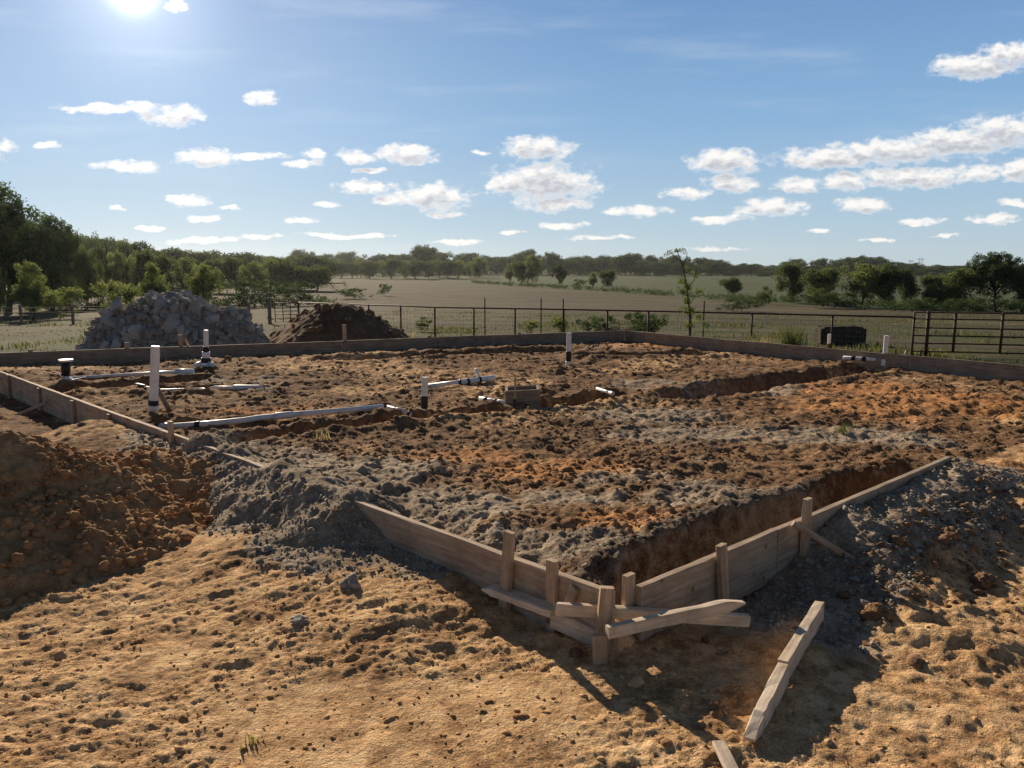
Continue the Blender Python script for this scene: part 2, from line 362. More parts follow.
# ------------------------------------------------------------------ ground sheet
def build_ground():
    fine = np.arange(-42, 42.001, .13)
    coarse = np.arange(44, 316.1, 4.0)
    ang = np.radians(np.concatenate([fine, coarse]))        # measured clockwise from +Y
    rr = [0, .3, .6, .9, 1.1, 1.25, 1.4, 1.5]
    r = 1.6
    while r < 26: rr.append(r); r *= 1.0030 if r < 14 else 1.006
    while r < 6500: rr.append(r); r *= 1.022
    rr = np.array(rr)
    RRm, A = np.meshgrid(rr, ang, indexing='ij'); X = RRm * np.sin(A); Y = RRm * np.cos(A)
    x = X.ravel(); y = Y.ravel(); z = H(x, y)
    nr, na = len(rr), len(ang)
    i = np.arange(nr - 1)[:, None]; j = np.arange(na)[None, :]; j2 = (j + 1) % na
    f = np.stack([i * na + j, (i + 1) * na + j, (i + 1) * na + j2, i * na + j2], -1).reshape(-1, 4)
    me = quick_mesh('ground', np.stack([x, y, z], 1), f[:, ::-1], M['ground'], True)
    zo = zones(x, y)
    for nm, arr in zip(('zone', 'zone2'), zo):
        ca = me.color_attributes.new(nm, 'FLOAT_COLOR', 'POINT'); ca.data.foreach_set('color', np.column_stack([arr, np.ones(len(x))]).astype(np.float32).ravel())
    o = link('ground', me); tag(o, kind='structure', label='bare brown and tan earth of the building site running out to dry fields'); return o
def blob(x, y, px, py, z, rx, ry, ang=0):
    p = at(px, py, z); dx = x - p.x; dy = y - p.y; c, s_ = math.cos(ang), math.sin(ang)
    return np.exp(-(((dx * c + dy * s_) / rx) ** 2 + ((-dx * s_ + dy * c) / ry) ** 2))
def zones(x, y):
    r = np.hypot(x, y); sd = pad_sd(x, y); sR = edge_sd(x, y, PN, PR)
    along = (x - PN[0]) * UR.x + (y - PN[1]) * UR.y
    n1 = fbm(x / .8, y / .8, 201, 4); n2 = fbm(x / 1.8, y / 1.8, 211, 4)
    ins = ss(0, .1, sd)
    d1, _ = segd(x, y, (-2.7, 6.45), (-.85, 4.65)); o = -sR
    grey = ss(.85, .45, d1 + .55 * n1) * (.85 + .5 * n2)
    grey = np.maximum(grey, ss(-.02, .02, o) * ss(.85, .5, o + .35 * n1) * ss(.3, .9, along) * ss(4.9, 3.8, along))
    for a in ((560, 500, .2, .45, .25), (470, 535, .25, .6, .3), (420, 500, .2, .5, .4), (700, 425, .2, 1.2, .6, .3), (820, 425, .2, 1.0, .5, .3), (560, 540, .25, .5, .25), (640, 405, .2, .9, .6),
              (900, 430, .2, .5, .5), (950, 500, .2, .5, .4), (360, 470, .2, .7, .5), (700, 500, .2, .5, .3, .7)):
        grey = np.maximum(grey, blob(x, y, *a) * (.95 + .5 * n1))
    grey = np.maximum(grey, (.45 + .5 * n1) * np.exp(-((sR - .44) / .10) ** 2) * (along < 4) * (along > -.2))
    grey = np.maximum(grey, (ins * ss(.3, .6, n2) * .6))
    grey = np.maximum(grey, (.42 + .5 * n1) * ss(.5, .40, sR) * (along < 4) * (along > 0) * (sR > 0))
    tan = (1 - ins) * (1 - ss(12, 20, r)) * (1.05 + .35 * n1)
    tan = np.maximum(tan, .8 * (r < 3.4)) * (1 - ins)
    tan = tan * (1 - .9 * ss(-1.8, -2.8, x) * ss(5.3, 6.2, y) * ss(-.7, .1, n1))
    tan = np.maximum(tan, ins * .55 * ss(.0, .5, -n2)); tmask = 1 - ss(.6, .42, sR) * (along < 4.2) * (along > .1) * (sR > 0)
    orange = 0 * x
    for a in ((960, 400, .2, 2.2, 1.2, -.3), (860, 385, .2, 1.3, .8), (560, 470, .2, .6, .35), (470, 455, .2, .5, .35), (620, 520, .25, .3, .25), (255, 405, .2, 1.1, .5), (590, 470, .2, .3, .3), (630, 545, .25, .25, .2), (640, 345, .1, 1.2, .6), (1000, 470, .15, .6, .5)):
        orange = np.maximum(orange, blob(x, y, *a) * (.95 + .9 * n1))
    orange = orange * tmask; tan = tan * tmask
    field = ss(19, 24, r + 3 * n1) * (1 - ins)
    s_ = ((x + 9) * 100 + (y - 215) * 36) / 106
    green = ss(-3, 3, s_ + 5 * fbm(x / 9, y / 9, 221, 2)) * (r > 45) + ss(62, 40, r) * ss(-.25, .35, n2 + fbm(x / 5, y / 5, 223, 3)) * .8
    green = np.maximum(green, ss(240, 300, r))
    green = np.maximum(green, ss(-12, -16, x + 2 * n1) * ss(50, 35, r) * .85)
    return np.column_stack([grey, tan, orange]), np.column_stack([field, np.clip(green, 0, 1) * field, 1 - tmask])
build_ground()

# ------------------------------------------------------------------ loose clods and gravel (nobody could count them)
def ico(sub, rough, seed, flat=False):
    rough = rough * 1.5
    bm = bmesh.new(); bmesh.ops.create_icosphere(bm, subdivisions=sub, radius=1); v = np.array([p.co[:] for p in bm.verts]); f = np.array([[q.index for q in p.verts] for p in bm.faces]); bm.free()
    g = np.random.default_rng(seed); ph = g.uniform(0, 6, 9); d = 1 + rough * (np.sin(v[:, 0] * 2.3 + ph[0] + 1.5 * np.sin(v[:, 1] * 2.1 + ph[1])) * .5 + np.sin(v[:, 1] * 3.7 + ph[2] + v[:, 2] * 2) * .35 + np.sin(v[:, 2] * 5.1 + ph[3] - v[:, 0] * 3) * .25) + g.normal(0, rough * .22, len(v))
    return v * d[:, None], f
def rotm(n, g):
    q = g.normal(size=(n, 4)); q /= np.linalg.norm(q, axis=1)[:, None]; w, a, b, c = q.T
    return np.stack([1 - 2 * (b * b + c * c), 2 * (a * b - c * w), 2 * (a * c + b * w), 2 * (a * b + c * w), 1 - 2 * (a * a + c * c), 2 * (b * c - a * w), 2 * (a * c - b * w), 2 * (b * c + a * w), 1 - 2 * (a * a + b * b)], 1).reshape(n, 3, 3)
def scatter_mesh(name, x, y, size, mat, sub=2, rough=.25, sink=.42, squash=.7, smooth=True, z=None, seed=1):
    g = np.random.default_rng(seed); n = len(x)
    if z is None: z = H(x, y)
    K = 6; vs = []; fs = []; b = 0; kind = g.integers(0, K, n)
    for k in range(K):
        v, f = ico(sub, rough, seed * 10 + k); idx = np.where(kind == k)[0]; m = len(idx)
        if m == 0: continue
        sc3 = size[idx][:, None] * g.uniform(.65, 1.25, (m, 3))
        P = np.einsum('nij,nvj->nvi', rotm(m, g), v[None] * sc3[:, None, :]); P[:, :, 2] *= squash
        P += np.stack([x[idx], y[idx], z[idx] + size[idx] * (squash - sink - .35)], 1)[:, None, :]
        vs.append(P.reshape(-1, 3)); fs.append((f[None] + (np.arange(m) * len(v))[:, None, None] + b).reshape(-1, 3)); b += m * len(v)
    return quick_mesh(name, np.concatenate(vs), np.concatenate(fs), mat, smooth)
def polar(n, r0, r1, g, a=38):
    r = np.exp(g.uniform(math.log(r0), math.log(r1), n)); t = np.radians(g.uniform(-a, a, n)); return r * np.sin(t), r * np.cos(t)
g = np.random.default_rng(5)
def stuff(name, me, label): o = link(name, me); tag(o, label, None, None, 'stuff'); o['category'] = 'soil'; return o
x, y = polar(34000, 3.4, 17, g); sd = pad_sd(x, y); sR = edge_sd(x, y, PN, PR); al = (x - PN[0]) * UR.x + (y - PN[1]) * UR.y
den = ss(-.3, .3, fbm(x / .7, y / .7, 41, 3)); keep = (sd > .06) & ((sR > .42) | (al > 3.9)) & (g.random(len(x)) < .12 + .5 * den); x, y = x[keep], y[keep]
zo = zones(x, y)[0]; gy = zo[:, 0] > .5; r = np.hypot(x, y)
sz = g.uniform(.004, .021, len(x)) ** 1.0 * (.55 + r * .085); sz = np.where(g.random(len(x)) < .03, sz * 2, sz)
stuff('soil_clods', scatter_mesh('soil_clods', x[~gy], y[~gy], sz[~gy], M['brown'], 2, .28, seed=3), 'loose brown clods of earth covering the slab area inside the wooden forms')
stuff('grey_clods', scatter_mesh('grey_clods', x[gy], y[gy], sz[gy] * .8, M['greyclod'], 2, .28, seed=4), 'loose grey clods of spoil in patches inside the wooden forms')
x, y = polar(30000, 3.6, 9.5, g); zo = zones(x, y)[0]; sd = pad_sd(x, y)
out = (sd < -.03) & (zo[:, 0] > .25 + .5 * g.random(len(x))); x, y = x[out], y[out]
sz = np.exp(g.normal(-4.75, .45, len(x))) * (.6 + np.hypot(x, y) * .06)
stuff('gravel', scatter_mesh('gravel', x, y, np.minimum(sz, .045), M['gravel'], 1, .3, .2, .8, False, seed=5), 'grey broken gravel and limestone chips heaped against the outside of the near forms')
x, y = polar(11000, 1.7, 7, g); sd = pad_sd(x, y); pt = ss(-.2, .3, fbm(x / .7, y / .7, 143, 2)); keep = (sd < -.05) & (g.random(len(x)) < .1 + .7 * pt * ss(-.2, .4, fbm(x / .3, y / .3, 77, 2))); x, y = x[keep], y[keep]
sz = np.exp(g.normal(-5.3, .5, len(x))); sz = np.minimum(sz, .028)
stuff('soil_crumbs', scatter_mesh('soil_crumbs', x, y, sz, M['tanclod'], 2, .25, seed=6), 'small tan and brown crumbs of earth strewn over the trodden foreground')
x, y = polar(14000, 1.7, 7, g); sd = pad_sd(x, y); pt = ss(0, .35, fbm(x / .5, y / .35, 543, 3)); keep = (sd < -.05) & (g.random(len(x)) < .04 + .25 * pt); x, y = x[keep], y[keep]
sz = np.minimum(np.exp(g.normal(-5.3, .5, len(x))), .022)
stuff('dark_crumbs', scatter_mesh('dark_crumbs', x, y, sz, M['mound'], 2, .3, seed=16), 'darker brown crumbs of earth in patches over the foreground')
# spoil clods right of the loose plank
n = 1300; t = g.random(n); a = at(850, 600); b = at(1010, 500)
x = a.x + (b.x - a.x) * t + g.normal(0, .28, n); y = a.y + (b.y - a.y) * t + g.normal(0, .3, n); kp = pad_sd(x, y) < -.3; x, y = x[kp], y[kp]
sz = np.minimum(np.exp(g.normal(-4.7, .6, len(x))), .05)
stuff('spoil_clods', scatter_mesh('spoil_clods', x, y, sz, M['brown'], 3, .22, seed=8), 'lumpy brown spoil thrown out right of the loose plank')

# single stones and clods that stand out
def rock(name, px, py, s, mat, label, cat, seed, sq=.7):
    p = at(px, py); z0 = hz(p.x, p.y, False); p = at(px, py, z0 + .01)
    v, f = ico(4, .28, seed); f2 = v + .05 * np.stack([np.sin(v[:, 1] * 9 + 1), np.sin(v[:, 2] * 8), np.sin(v[:, 0] * 10)], 1); f2[:, 2] *= sq
    g_ = np.random.default_rng(seed); f2 = f2 * (s * g_.uniform(.8, 1.2, 3))
    me = quick_mesh(name, f2, f, mat, True); o = link(name, me); o.location = (p.x, p.y, hz(p.x, p.y) + s * sq * .35); o.rotation_euler = (0, 0, seed); return tag(o, label, cat)
rock('earth_clod', 876, 612, .055, M['brown'], 'big dark brown earth clod casting a round shadow right of the loose plank', 'clod', 31)
rock('earth_clod', 575, 655, .035, M['brown'], 'small dark clod on tan ground left of the corner stake foot', 'clod', 32)
rock('stone', 684, 548, .02, M['concrete'], 'small pale stone lying in the trench behind the right form', 'stone', 33)
rock('earth_clod', 985, 580, .06, M['brown'], 'rounded brown clod near the right edge of the spoil', 'clod', 34)
rock('earth_clod', 705, 640, .02, M['brown'], 'tiny brown clod in the shade in front of the right form', 'clod', 35)
rock('stone', 350, 540, .045, M['concrete'], 'pale grey stone on the lower slope of the left gravel heap', 'stone', 36)
rock('stone', 268, 528, .03, M['concrete'], 'small pale stone at the left foot of the gravel heap', 'stone', 37)
rock('stone', 300, 618, .035, M['concrete'], 'flat greyish stone alone on the tan foreground ground', 'stone', 38, .45)
rock('stone', 665, 715, .009, M['concrete'], 'small whitish stone in the shadow of the form corner', 'stone', 39)
rock('earth_clod', 843, 423, .07, M['brown'], 'dark clod at the edge of the slab soil near the green weed', 'clod', 40)

# ------------------------------------------------------------------ earth mounds
def heap_mesh(name, cx, cy, rad, hfun, mat, res, lump_n=0, seed=0, zbase=None, lump_s=.06):
    rr = np.linspace(0, rad, int(rad / res)); aa = np.linspace(0, 2 * np.pi, int(2 * np.pi * rad * .6 / res), endpoint=False)
    Rm, A = np.meshgrid(rr, aa, indexing='ij'); X = cx + Rm * np.cos(A); Y = cy + Rm * np.sin(A); Z = hfun(X, Y)
    na = len(aa); i = np.arange(len(rr) - 1)[:, None]; j = np.arange(na)[None]; j2 = (j + 1) % na
    f = np.stack([i * na + j, (i + 1) * na + j, (i + 1) * na + j2, i * na + j2], -1).reshape(-1, 4)
    v = np.stack([X.ravel() - cx, Y.ravel() - cy, Z.ravel()], 1); f3 = np.concatenate([f[:, :3], f[:, [0, 2, 3]]])
    if lump_n:
        g_ = np.random.default_rng(seed); a = g_.uniform(0, 6.28, lump_n); q = rad * g_.uniform(.1, .97, lump_n) ** .8; lx = cx + q * np.cos(a); ly = cy + q * np.sin(a)
        lz = hfun(lx, ly); s = np.minimum(np.exp(g_.normal(math.log(lump_s), .55, lump_n)), lump_s * 3)
        me = scatter_mesh('t', lx - cx, ly - cy, s, None, 3, .18, .2, .85, True, lz, seed)
        n0 = len(me.vertices); lv = np.empty(n0 * 3, np.float32); me.vertices.foreach_get('co', lv); lf = np.empty(len(me.loops), np.int32); me.loops.foreach_get('vertex_index', lf)
        f3 = np.concatenate([f3, lf.reshape(-1, 3) + len(v)]); v = np.concatenate([v, lv.reshape(-1, 3)]); bpy.data.meshes.remove(me)
    return quick_mesh(name, v, f3, mat, True)
def left_mound(x, y):
    n = fbm(x / .55, y / .55, 301, 4)
    def cone(cx, cy, h, R0, p=1.15):
        q = np.hypot(x - cx, y - cy) / (R0 * (1 + .22 * n)); return h * np.clip(1 - q, 0, 1) ** p * 1.0
    h = np.maximum.reduce([cone(-3.2, 4.98, .70, 1.25, 1.0), cone(-3.9, 4.75, .60, 1.4, 1.0), cone(-2.8, 4.7, .36, .85, .85), cone(-2.4, 4.72, .17, .5, .7), cone(-3.0, 4.35, .32, .8, .75)])
    b = H(x, y, False) - .04
    e = ss(.0, .08, h)
    d = .3 * lumps(x, y, .3, 311, .6, .3, .6, .5) + .35 * lumps(x, y, .13, 313, .7, .3, .6, .6) + .8 * lumps(x, y, .06, 315, .8, .3, .6, .6) + .05 * fbm(x / .2, y / .2, 317, 5, .6)
    return b + h + e * d * .9
o = link('dirt_mound', heap_mesh('dirt_mound', -3.2, 4.8, 1.9, left_mound, M['mound'], .011, 4200, 21, lump_s=.0105)); o.location = (-3.2, 4.8, 0)
tag(o, 'lumpy brown dirt mound at the left edge, shaded on its near side', 'dirt mound')
pc = aty(338, 302, 23.0); zb = hz(pc.x, 23.0, False)
def far_mound(x, y):
    n = fbm(x / 1.1, y / 1.1, 331, 4); q = np.hypot(x - pc.x, y - 23.0) / (2.75 * (1 + .12 * n))
    h = (pc.z - zb) * np.clip(1.06 * (1 - q ** 1.35), 0, 1); return zb - .06 + h + ss(0, .1, h) * (.3 * lumps(x, y, .3, 333, .7) + .04 * fbm(x / .2, y / .2, 335, 3))
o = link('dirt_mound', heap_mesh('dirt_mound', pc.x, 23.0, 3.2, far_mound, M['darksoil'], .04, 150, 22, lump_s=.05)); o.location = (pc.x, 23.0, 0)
tag(o, 'smooth conical dark brown dirt mound behind the far form boards', 'dirt mound')

# concrete rubble
RC = aty(168, 289, 20.0); zr = hz(RC.x, 20.0, False)
def rubble_h(x, y):
    q = np.hypot((x - RC.x) / 2.55, (y - 20.0) / 1.9) * (1 + .12 * fbm(x, y, 341, 3)); h1 = (RC.z - zr) * 1.0 * np.clip(1 - q ** 1.5, 0, 1)
    q2 = np.hypot((x - RC.x - 1.35) / 1.6, (y - 20.0) / 1.5); q3 = np.hypot((x - RC.x + 1.3) / 1.2, (y - 20.0) / 1.4)
    return zr - .08 + np.maximum.reduce([h1, (RC.z - zr) * .78 * np.clip(1 - q2 ** 1.6, 0, 1), (RC.z - zr) * .8 * np.clip(1 - q3 ** 1.6, 0, 1)])
def rub(x, y): return rubble_h(x, y) + .3 * lumps(x, y, .3, 343) + .3 * lumps(x, y, .12, 345)
o = link('rubble_heap', heap_mesh('rubble_heap', RC.x, 20.0, 3.1, rub, M['gravel'], .035, 1500, 23, lump_s=.045)); o.location = (RC.x, 20.0, 0)
tag(o, 'grey heap of crushed fines and small rubble behind the far form boards', 'rubble heap')
def chunk_mesh(seed):
    g_ = random.Random(seed); bm = bmesh.new(); sx, sy, szz = g_.uniform(.7, 1.1), g_.uniform(.5, .9), g_.uniform(.3, .6)
    for _ in range(22):
        p = Vector((g_.uniform(-1, 1), g_.uniform(-1, 1), g_.uniform(-1, 1))); m_ = max(abs(c) for c in p); p = p / m_ * g_.uniform(.8, 1); bm.verts.new((p.x * sx, p.y * sy, p.z * szz))
    r_ = bmesh.ops.convex_hull(bm, input=bm.verts); bmesh.ops.delete(bm, geom=[v for v in bm.verts if not v.link_faces], context='VERTS')
    bmesh.ops.subdivide_edges(bm, edges=bm.edges, cuts=1)
    for v in bm.verts: v.co += Vector((g_.gauss(0, .025), g_.gauss(0, .025), g_.gauss(0, .025)))
    me = bpy.data.meshes.new('concrete_chunk'); bm.to_mesh(me); bm.free(); me.materials.append(M['concrete']); return me
chm = [chunk_mesh(i) for i in range(9)]
for i in range(280):
    a = random.uniform(0, 6.28); q = random.uniform(.05, 1) ** .6; cx = RC.x + 2.6 * q * math.cos(a); cy = 20.0 + 1.8 * q * math.sin(a)
    if cy > 21.0: cy = 20 - abs(cy - 20)
    s = random.choice([.05, .07, .09, .12, .16, .22]) * random.uniform(.85, 1.15)
    o = link('concrete_chunk', chm[i % 9]); o.scale = (s, s, s); o.location = (cx, cy, float(rubble_h(np.array(cx), np.array(cy))) + s * .25); o.rotation_euler = [random.uniform(0, 6) for _ in range(3)]
    tag(o, 'broken grey concrete chunk lying on the rubble heap', 'concrete chunk', 'broken concrete chunks on the rubble heap')

# ------------------------------------------------------------------ wooden forms
ZT = .30; TH = .038; BH = .286
def edge_pt(a, b, s, off=0, z=0):
    d = Vector((b[0] - a[0], b[1] - a[1])).normalized(); n = Vector((d.y, -d.x))      # n points outside
    return Vector((a[0] + d.x * s + n.x * off, a[1] + d.y * s + n.y * off, z))
def boards(rt, a, b, s0, s1, h=BH, L=3.6, mat='wood', zt=ZT, drop=0.):
    s = s0
    while s < s1 - .05:
        e = min(s + L, s1); m = MB(); z0 = zt + random.uniform(-.006, .006); z1 = zt + random.uniform(-.006, .006)
        m.plank(edge_pt(a, b, s + .004, 0, z0 - h / 2), edge_pt(a, b, e - .004, 0, z1 - h / 2 - drop), h, TH, seg=14, jit=.0015, bow=random.uniform(-.008, .008)); m.build('plank', M[mat], rt); s = e
def stake(rt, foot, top, w=.058, t=.03, name='stake', mat='stake', facing=Vector((0, 1, 0))):
    m = MB(); foot = Vector(foot) + (Vector(foot) - Vector(top)).normalized() * .08; m.plank(foot, top, w, t, up=facing, seg=5, jit=.0018, point0=.07); return m.build(name, M[mat], rt)
DL = Vector((PL[0] - PN[0], PL[1] - PN[1], 0)).normalized(); DR = Vector((UR.x, UR.y, 0))
# near left
rt = root('form_wall', (*PN, 0), 'long wooden form wall on the near left, half buried under the grey heap', 'formwork')
boards(rt, PN, PL, .02, 13.1) if False else None
d = Vector((PL[0] - PN[0], PL[1] - PN[1])).length
def boards_rev(rt, a, b, s0, s1, **k): boards(rt, a, b, s0, s1, **k)
LA, LB = PN, PL
boards(rt, LA, LB, .03, d, L=2.45)
offL = .019 + .016
def lpt(s, off, z): # on near-left edge, off>0 = towards camera
    n = Vector((-DL.y, DL.x, 0)); n = n if n.y < 0 else -n
    return Vector((PN[0], PN[1], 0)) + DL * s + n * off + Vector((0, 0, z))
def rpt(s, off, z):
    n = Vector((-DR.y, DR.x, 0)); n = n if n.y < 0 else -n
    return Vector((PN[0], PN[1], 0)) + DR * s + n * off + Vector((0, 0, z))
def s_on(px, dirv):          # distance along an edge at which it crosses image column px at form-top height
    best = min((abs(( (PN[0] + dirv.x * s) * 800 / ((PN[1] + dirv.y * s) * CP + (HC - ZT) * SP) + 512) - px), s) for s in [k * .01 for k in range(1, 1500)]); return best[1]
stake(rt, lpt(s_on(512, DL), .06, 0), lpt(s_on(517, DL), .045, .44), facing=DL)
sB = s_on(558, DL); stake(rt, lpt(sB, .04, 0), lpt(sB, .04, .37), facing=DL, w=.055)
m = MB(); sC = s_on(574, DL); m.plank(lpt(sC + .03, .045, .12), lpt(sC - .03, .034, .275), .05, .018, up=DL, seg=5); m.build('brace', M['wood'], rt)
for px in (11, 42, 76, 113):
    s = s_on(px, DL); stake(rt, lpt(s, .04, 0), lpt(s, .04, .285 if px != 11 else .31), facing=DL, w=.055, mat='wood')
for (a, b) in (((51, .16), (43, .0)), ((6, .24), (-3, .05))):
    m = MB(); m.plank(lpt(s_on(a[0], DL), .06, a[1]), lpt(s_on(max(b[0], -20), DL), .3, b[1]), .035, .02, seg=4); m.build('brace', M['stake'], rt)
sE = s_on(176, DL); stake(rt, lpt(sE, .04, .0), lpt(sE, .04, .42), facing=DL, w=.06)
# short stub with pointed foot
# corner stakes and braces (nailed to the left wall's corner)
pD = at(600, 664); pD = Vector((.385, 3.215, 0))
stake(rt, (pD.x - .005, pD.y + .01, 0), (pD.x + .02, pD.y + .03, .342), w=.06, t=.035, facing=Vector((1, .1, 0)))
stake(rt, (.372, 3.15, 0), (.365, 3.15, .175), w=.06, t=.03, facing=Vector((1, .1, 0)))
def brace(rt, pa, za, pb, zb, w=.085, t=.036, mat='wood2', **k):
    m = MB(); m.plank(at(*pa, za), at(*pb, zb), w, t, seg=8, jit=.002, **k); return m.build('brace', M[mat], rt)
UPB = Vector((0, 0, 1))
pA0 = at(486, 583, .15); 
m = MB(); m.plank(at(487, 587, .13), at(556, 612, .14), .035, .085, seg=8, jit=.002, point0=.06); m.build('brace', M['wood2'], rt)
m = MB(); m.plank(at(553, 618, .10), at(603, 641, .07), .085, .036, seg=8, jit=.002); m.build('brace', M['wood2'], rt)
# near right
rt2 = root('form_wall', (PN[0] + .05, PN[1], 0), 'wooden form wall running right from the near corner, clear of the trench behind it', 'formwork')
dR = Vector((PR[0] - PN[0], PR[1] - PN[1])).length
s = .13
for e in (1.28, 3.72):
    m = MB(); m.plank(rpt(s, 0, ZT - BH / 2), rpt(e - .005, 0, ZT - BH / 2 + .004), BH, TH, seg=12, bow=.004); m.build('plank', M['wood'], rt2); s = e
stake(rt2, rpt(.10, -.03, 0), rpt(.10, -.03, .355), facing=DR, w=.06, t=.03)
sF = s_on(713, DR); stake(rt2, rpt(sF + .02, .07, 0), rpt(sF, .045, .365), facing=DR, w=.058)
sG = s_on(799, DR); stake(rt2, rpt(sG, .045, .0), rpt(sG, .045, .43), facing=DR, w=.062)
m = MB(); m.plank(rpt(s_on(784, DR), .05, .325), rpt(s_on(806, DR), .30, .12), .03, .022, seg=4); m.build('brace', M['wood'], rt2)
m = MB(); m.plank((.190, 3.27, .235), (1.063, 3.40, .12), .052, .034, seg=10, jit=.002); m.build('brace', M['wood2'], rt2)
m = MB(); m.plank(aty(607, 632, 3.14), aty(744, 602, 3.33), .052, .036, seg=10, jit=.002, point1=.09); m.build('brace', M['wood2'], rt2)
m = MB(); m.plank(at(645, 603, .15), at(662, 640, .02), .05, .025, up=DR, seg=4, point1=.04); m.build('brace', M['wood2'], rt2)
# far left
rt3 = root('form_wall', (*PL, 0), 'low far form wall crossing the whole left half behind the drain pipes', 'formwork')
dF = Vector((PF[0] - PL[0], PF[1] - PL[1])).length
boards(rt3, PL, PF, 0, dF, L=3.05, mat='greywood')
DF = Vector((PF[0] - PL[0], PF[1] - PL[1], 0)).normalized(); nF = Vector((-DF.y, DF.x, 0))
def fpt(px, off, z):
    best = min((abs((PL[0] + DF.x * s) * 800 / ((PL[1] + DF.y * s) * CP + 1.4 * SP) + 512 - px), s) for s in [k * .01 for k in range(0, 1230)])[1]
    return Vector((PL[0], PL[1], 0)) + DF * best + nF * off + Vector((0, 0, z))
for px, z in ((30, .34), (127, .40), (181, .50), (285, .33), (345, .60), (430, .34), (520, .34)):
    stake(rt3, fpt(px, .045, -.2), fpt(px, .045, z), facing=DF, w=.07, mat='stake')
m = MB(); m.plank(fpt(186, .1, .44), fpt(196, .5, -.1), .04, .03, seg=4); m.build('brace', M['wood'], rt3)
rt4 = root('form_wall', (*PF, 0), 'dark far form wall running right towards the ranch gate', 'formwork')
dG = Vector((PR[0] - PF[0], PR[1] - PF[1])).length
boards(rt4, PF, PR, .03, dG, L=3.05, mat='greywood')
DG = Vector((PR[0] - PF[0], PR[1] - PF[1], 0)).normalized(); nG = Vector((-DG.y, DG.x, 0)); nG = nG if nG.y > 0 else -nG
for s in (1.0, 2.6, 4.3, 6.1): 
    b0 = Vector((PF[0], PF[1], 0)) + DG * s + nG * .045; stake(rt4, b0 + Vector((0, 0, -.2)), b0 + Vector((0, 0, .27)), facing=DG, w=.06)

# ------------------------------------------------------------------ loose lumber
def lie(p, dz=0): return Vector((p.x, p.y, hz(p.x, p.y) + dz))
a = at(750, 728, .10); b = at(784, 662, .14); c = at(820, 601, .155)
o = root('loose_plank', (a.x, a.y, 0), 'pale splintered nearer half of the lumber lying on the tan ground by the form corner', 'plank')
m = MB(); m.plank(a - Vector((0, 0, .045)), b - Vector((0, 0, .045)), .085, .042, seg=10, jit=.0025, point0=.12); m.build('plank', M['wood2'], o)
m = MB(); m.plank(a + Vector((.035, .05, -.05)), a + Vector((.13, .22, -.045)), .05, .02, seg=5, jit=.004, point0=.05, point1=.05); m.build('splinter', M['wood'], o)
d = (c - b).normalized()
o = root('loose_plank', (b.x, b.y, 0), 'pale squared farther half of the lumber pointing away towards the gravel', 'plank')
m = MB(); m.plank(b + d * .01 + Vector((-.006, 0, -.042)), c - Vector((0, 0, .045)), .088, .042, seg=8, jit=.002); m.build('plank', M['wood2'], o)
p0 = at(718, 751, .03); p1 = at(742, 792, .03)
o = root('loose_plank', (p0.x, p0.y, 0), 'short pale lath end poking in from the bottom edge', 'plank')
m = MB(); m.plank(Vector((p0.x, p0.y, hz(p0.x, p0.y) + .018)), Vector((p1.x, p1.y, hz(p1.x, p1.y) + .02)), .02, .045, seg=5); m.build('plank', M['wood2'], o)

# ------------------------------------------------------------------ drain pipes
def ring_tube(m, a, b, r): m.tube([a, b], r, 16)
def riser(label, base, top, r, bands, fit=None, group=None):
    """bands: list of (t0,t1,'pvc'|'black',radius factor, part name)"""
    o = root('standpipe', base, label, 'standpipe', group); base = Vector(base); top = Vector(top)
    for t0, t1, mt, k, nm in bands:
        m = MB(); a = base.lerp(top, t0); b = base.lerp(top, t1)
        if nm == 'pipe':
            # open-ended pipe with wall thickness
            d_ = (b - a).normalized(); m.tube([a, b], r * k, 20, cap=False); m.tube([b - d_ * .06, b - d_ * .0005], r * k * .86, 20, cap=True)
            x_ = MB(); 
            m.tube([b - d_ * .004, b], r * k * 1.0, 20, cap=False)
        else: m.tube([a, a.lerp(b, .08), a.lerp(b, .5), a.lerp(b, .92), b], r * k, 20, radii=[r * k * .93, r * k, r * k, r * k, r * k * .93])
        m.build(nm, M[mt], o, smooth=True)
    return o
def run(name, label, pts, r, parts=(), cat='drain pipe'):
    pts = [Vector(p) - Vector((0, 0, .03)) for p in pts]; r = r * .7; o = root(name, pts[0], label, cat); m = MB(); m.tube(pts, r, 16); m.build('pipe', M['pvc'], o, smooth=True)
    L = [0]
    for i in range(1, len(pts)): L.append(L[-1] + (pts[i] - pts[i - 1]).length)
    def P(t):
        s = t * L[-1]
        for i in range(1, len(pts)):
            if s <= L[i] + 1e-6: return pts[i - 1].lerp(pts[i], (s - L[i - 1]) / (L[i] - L[i - 1]))
        return pts[-1]
    for t, w, k, mt, nm in parts:
        m = MB(); a = P(max(t - w, 0)); b = P(min(t + w, 1)); m.tube([a, a.lerp(b, .1), a.lerp(b, .9), b], r * k, 16, radii=[r * k * .9, r * k, r * k, r * k * .9]); m.build(nm, M[mt], o, smooth=True)
    return o, P
B = at(153, 420, .02); T = aty(155.5, 346, B.y)
riser('tallest white standpipe with two black bands beside the near left form', B, T, .047, [(0, .07, 'black', 1.12, 'coupling'), (.0, 1, 'pvc', 1, 'pipe'), (.2, .27, 'black', 1.1, 'band'), (.12, .2, 'pvc', 1.14, 'coupling')])
m0 = bpy.data.objects['standpipe']
m = MB(); m.plank(B + Vector((.22, .1, -.08)), B + Vector((.05, .05, .34)), .05, .03, seg=4); m.build('brace', M['greywood'], m0)
m = MB(); m.plank(B + Vector((-.05, .06, -.08)), B + Vector((-.05, .07, .30)), .035, .03, seg=4); m.build('stake', M['greywood'], m0)
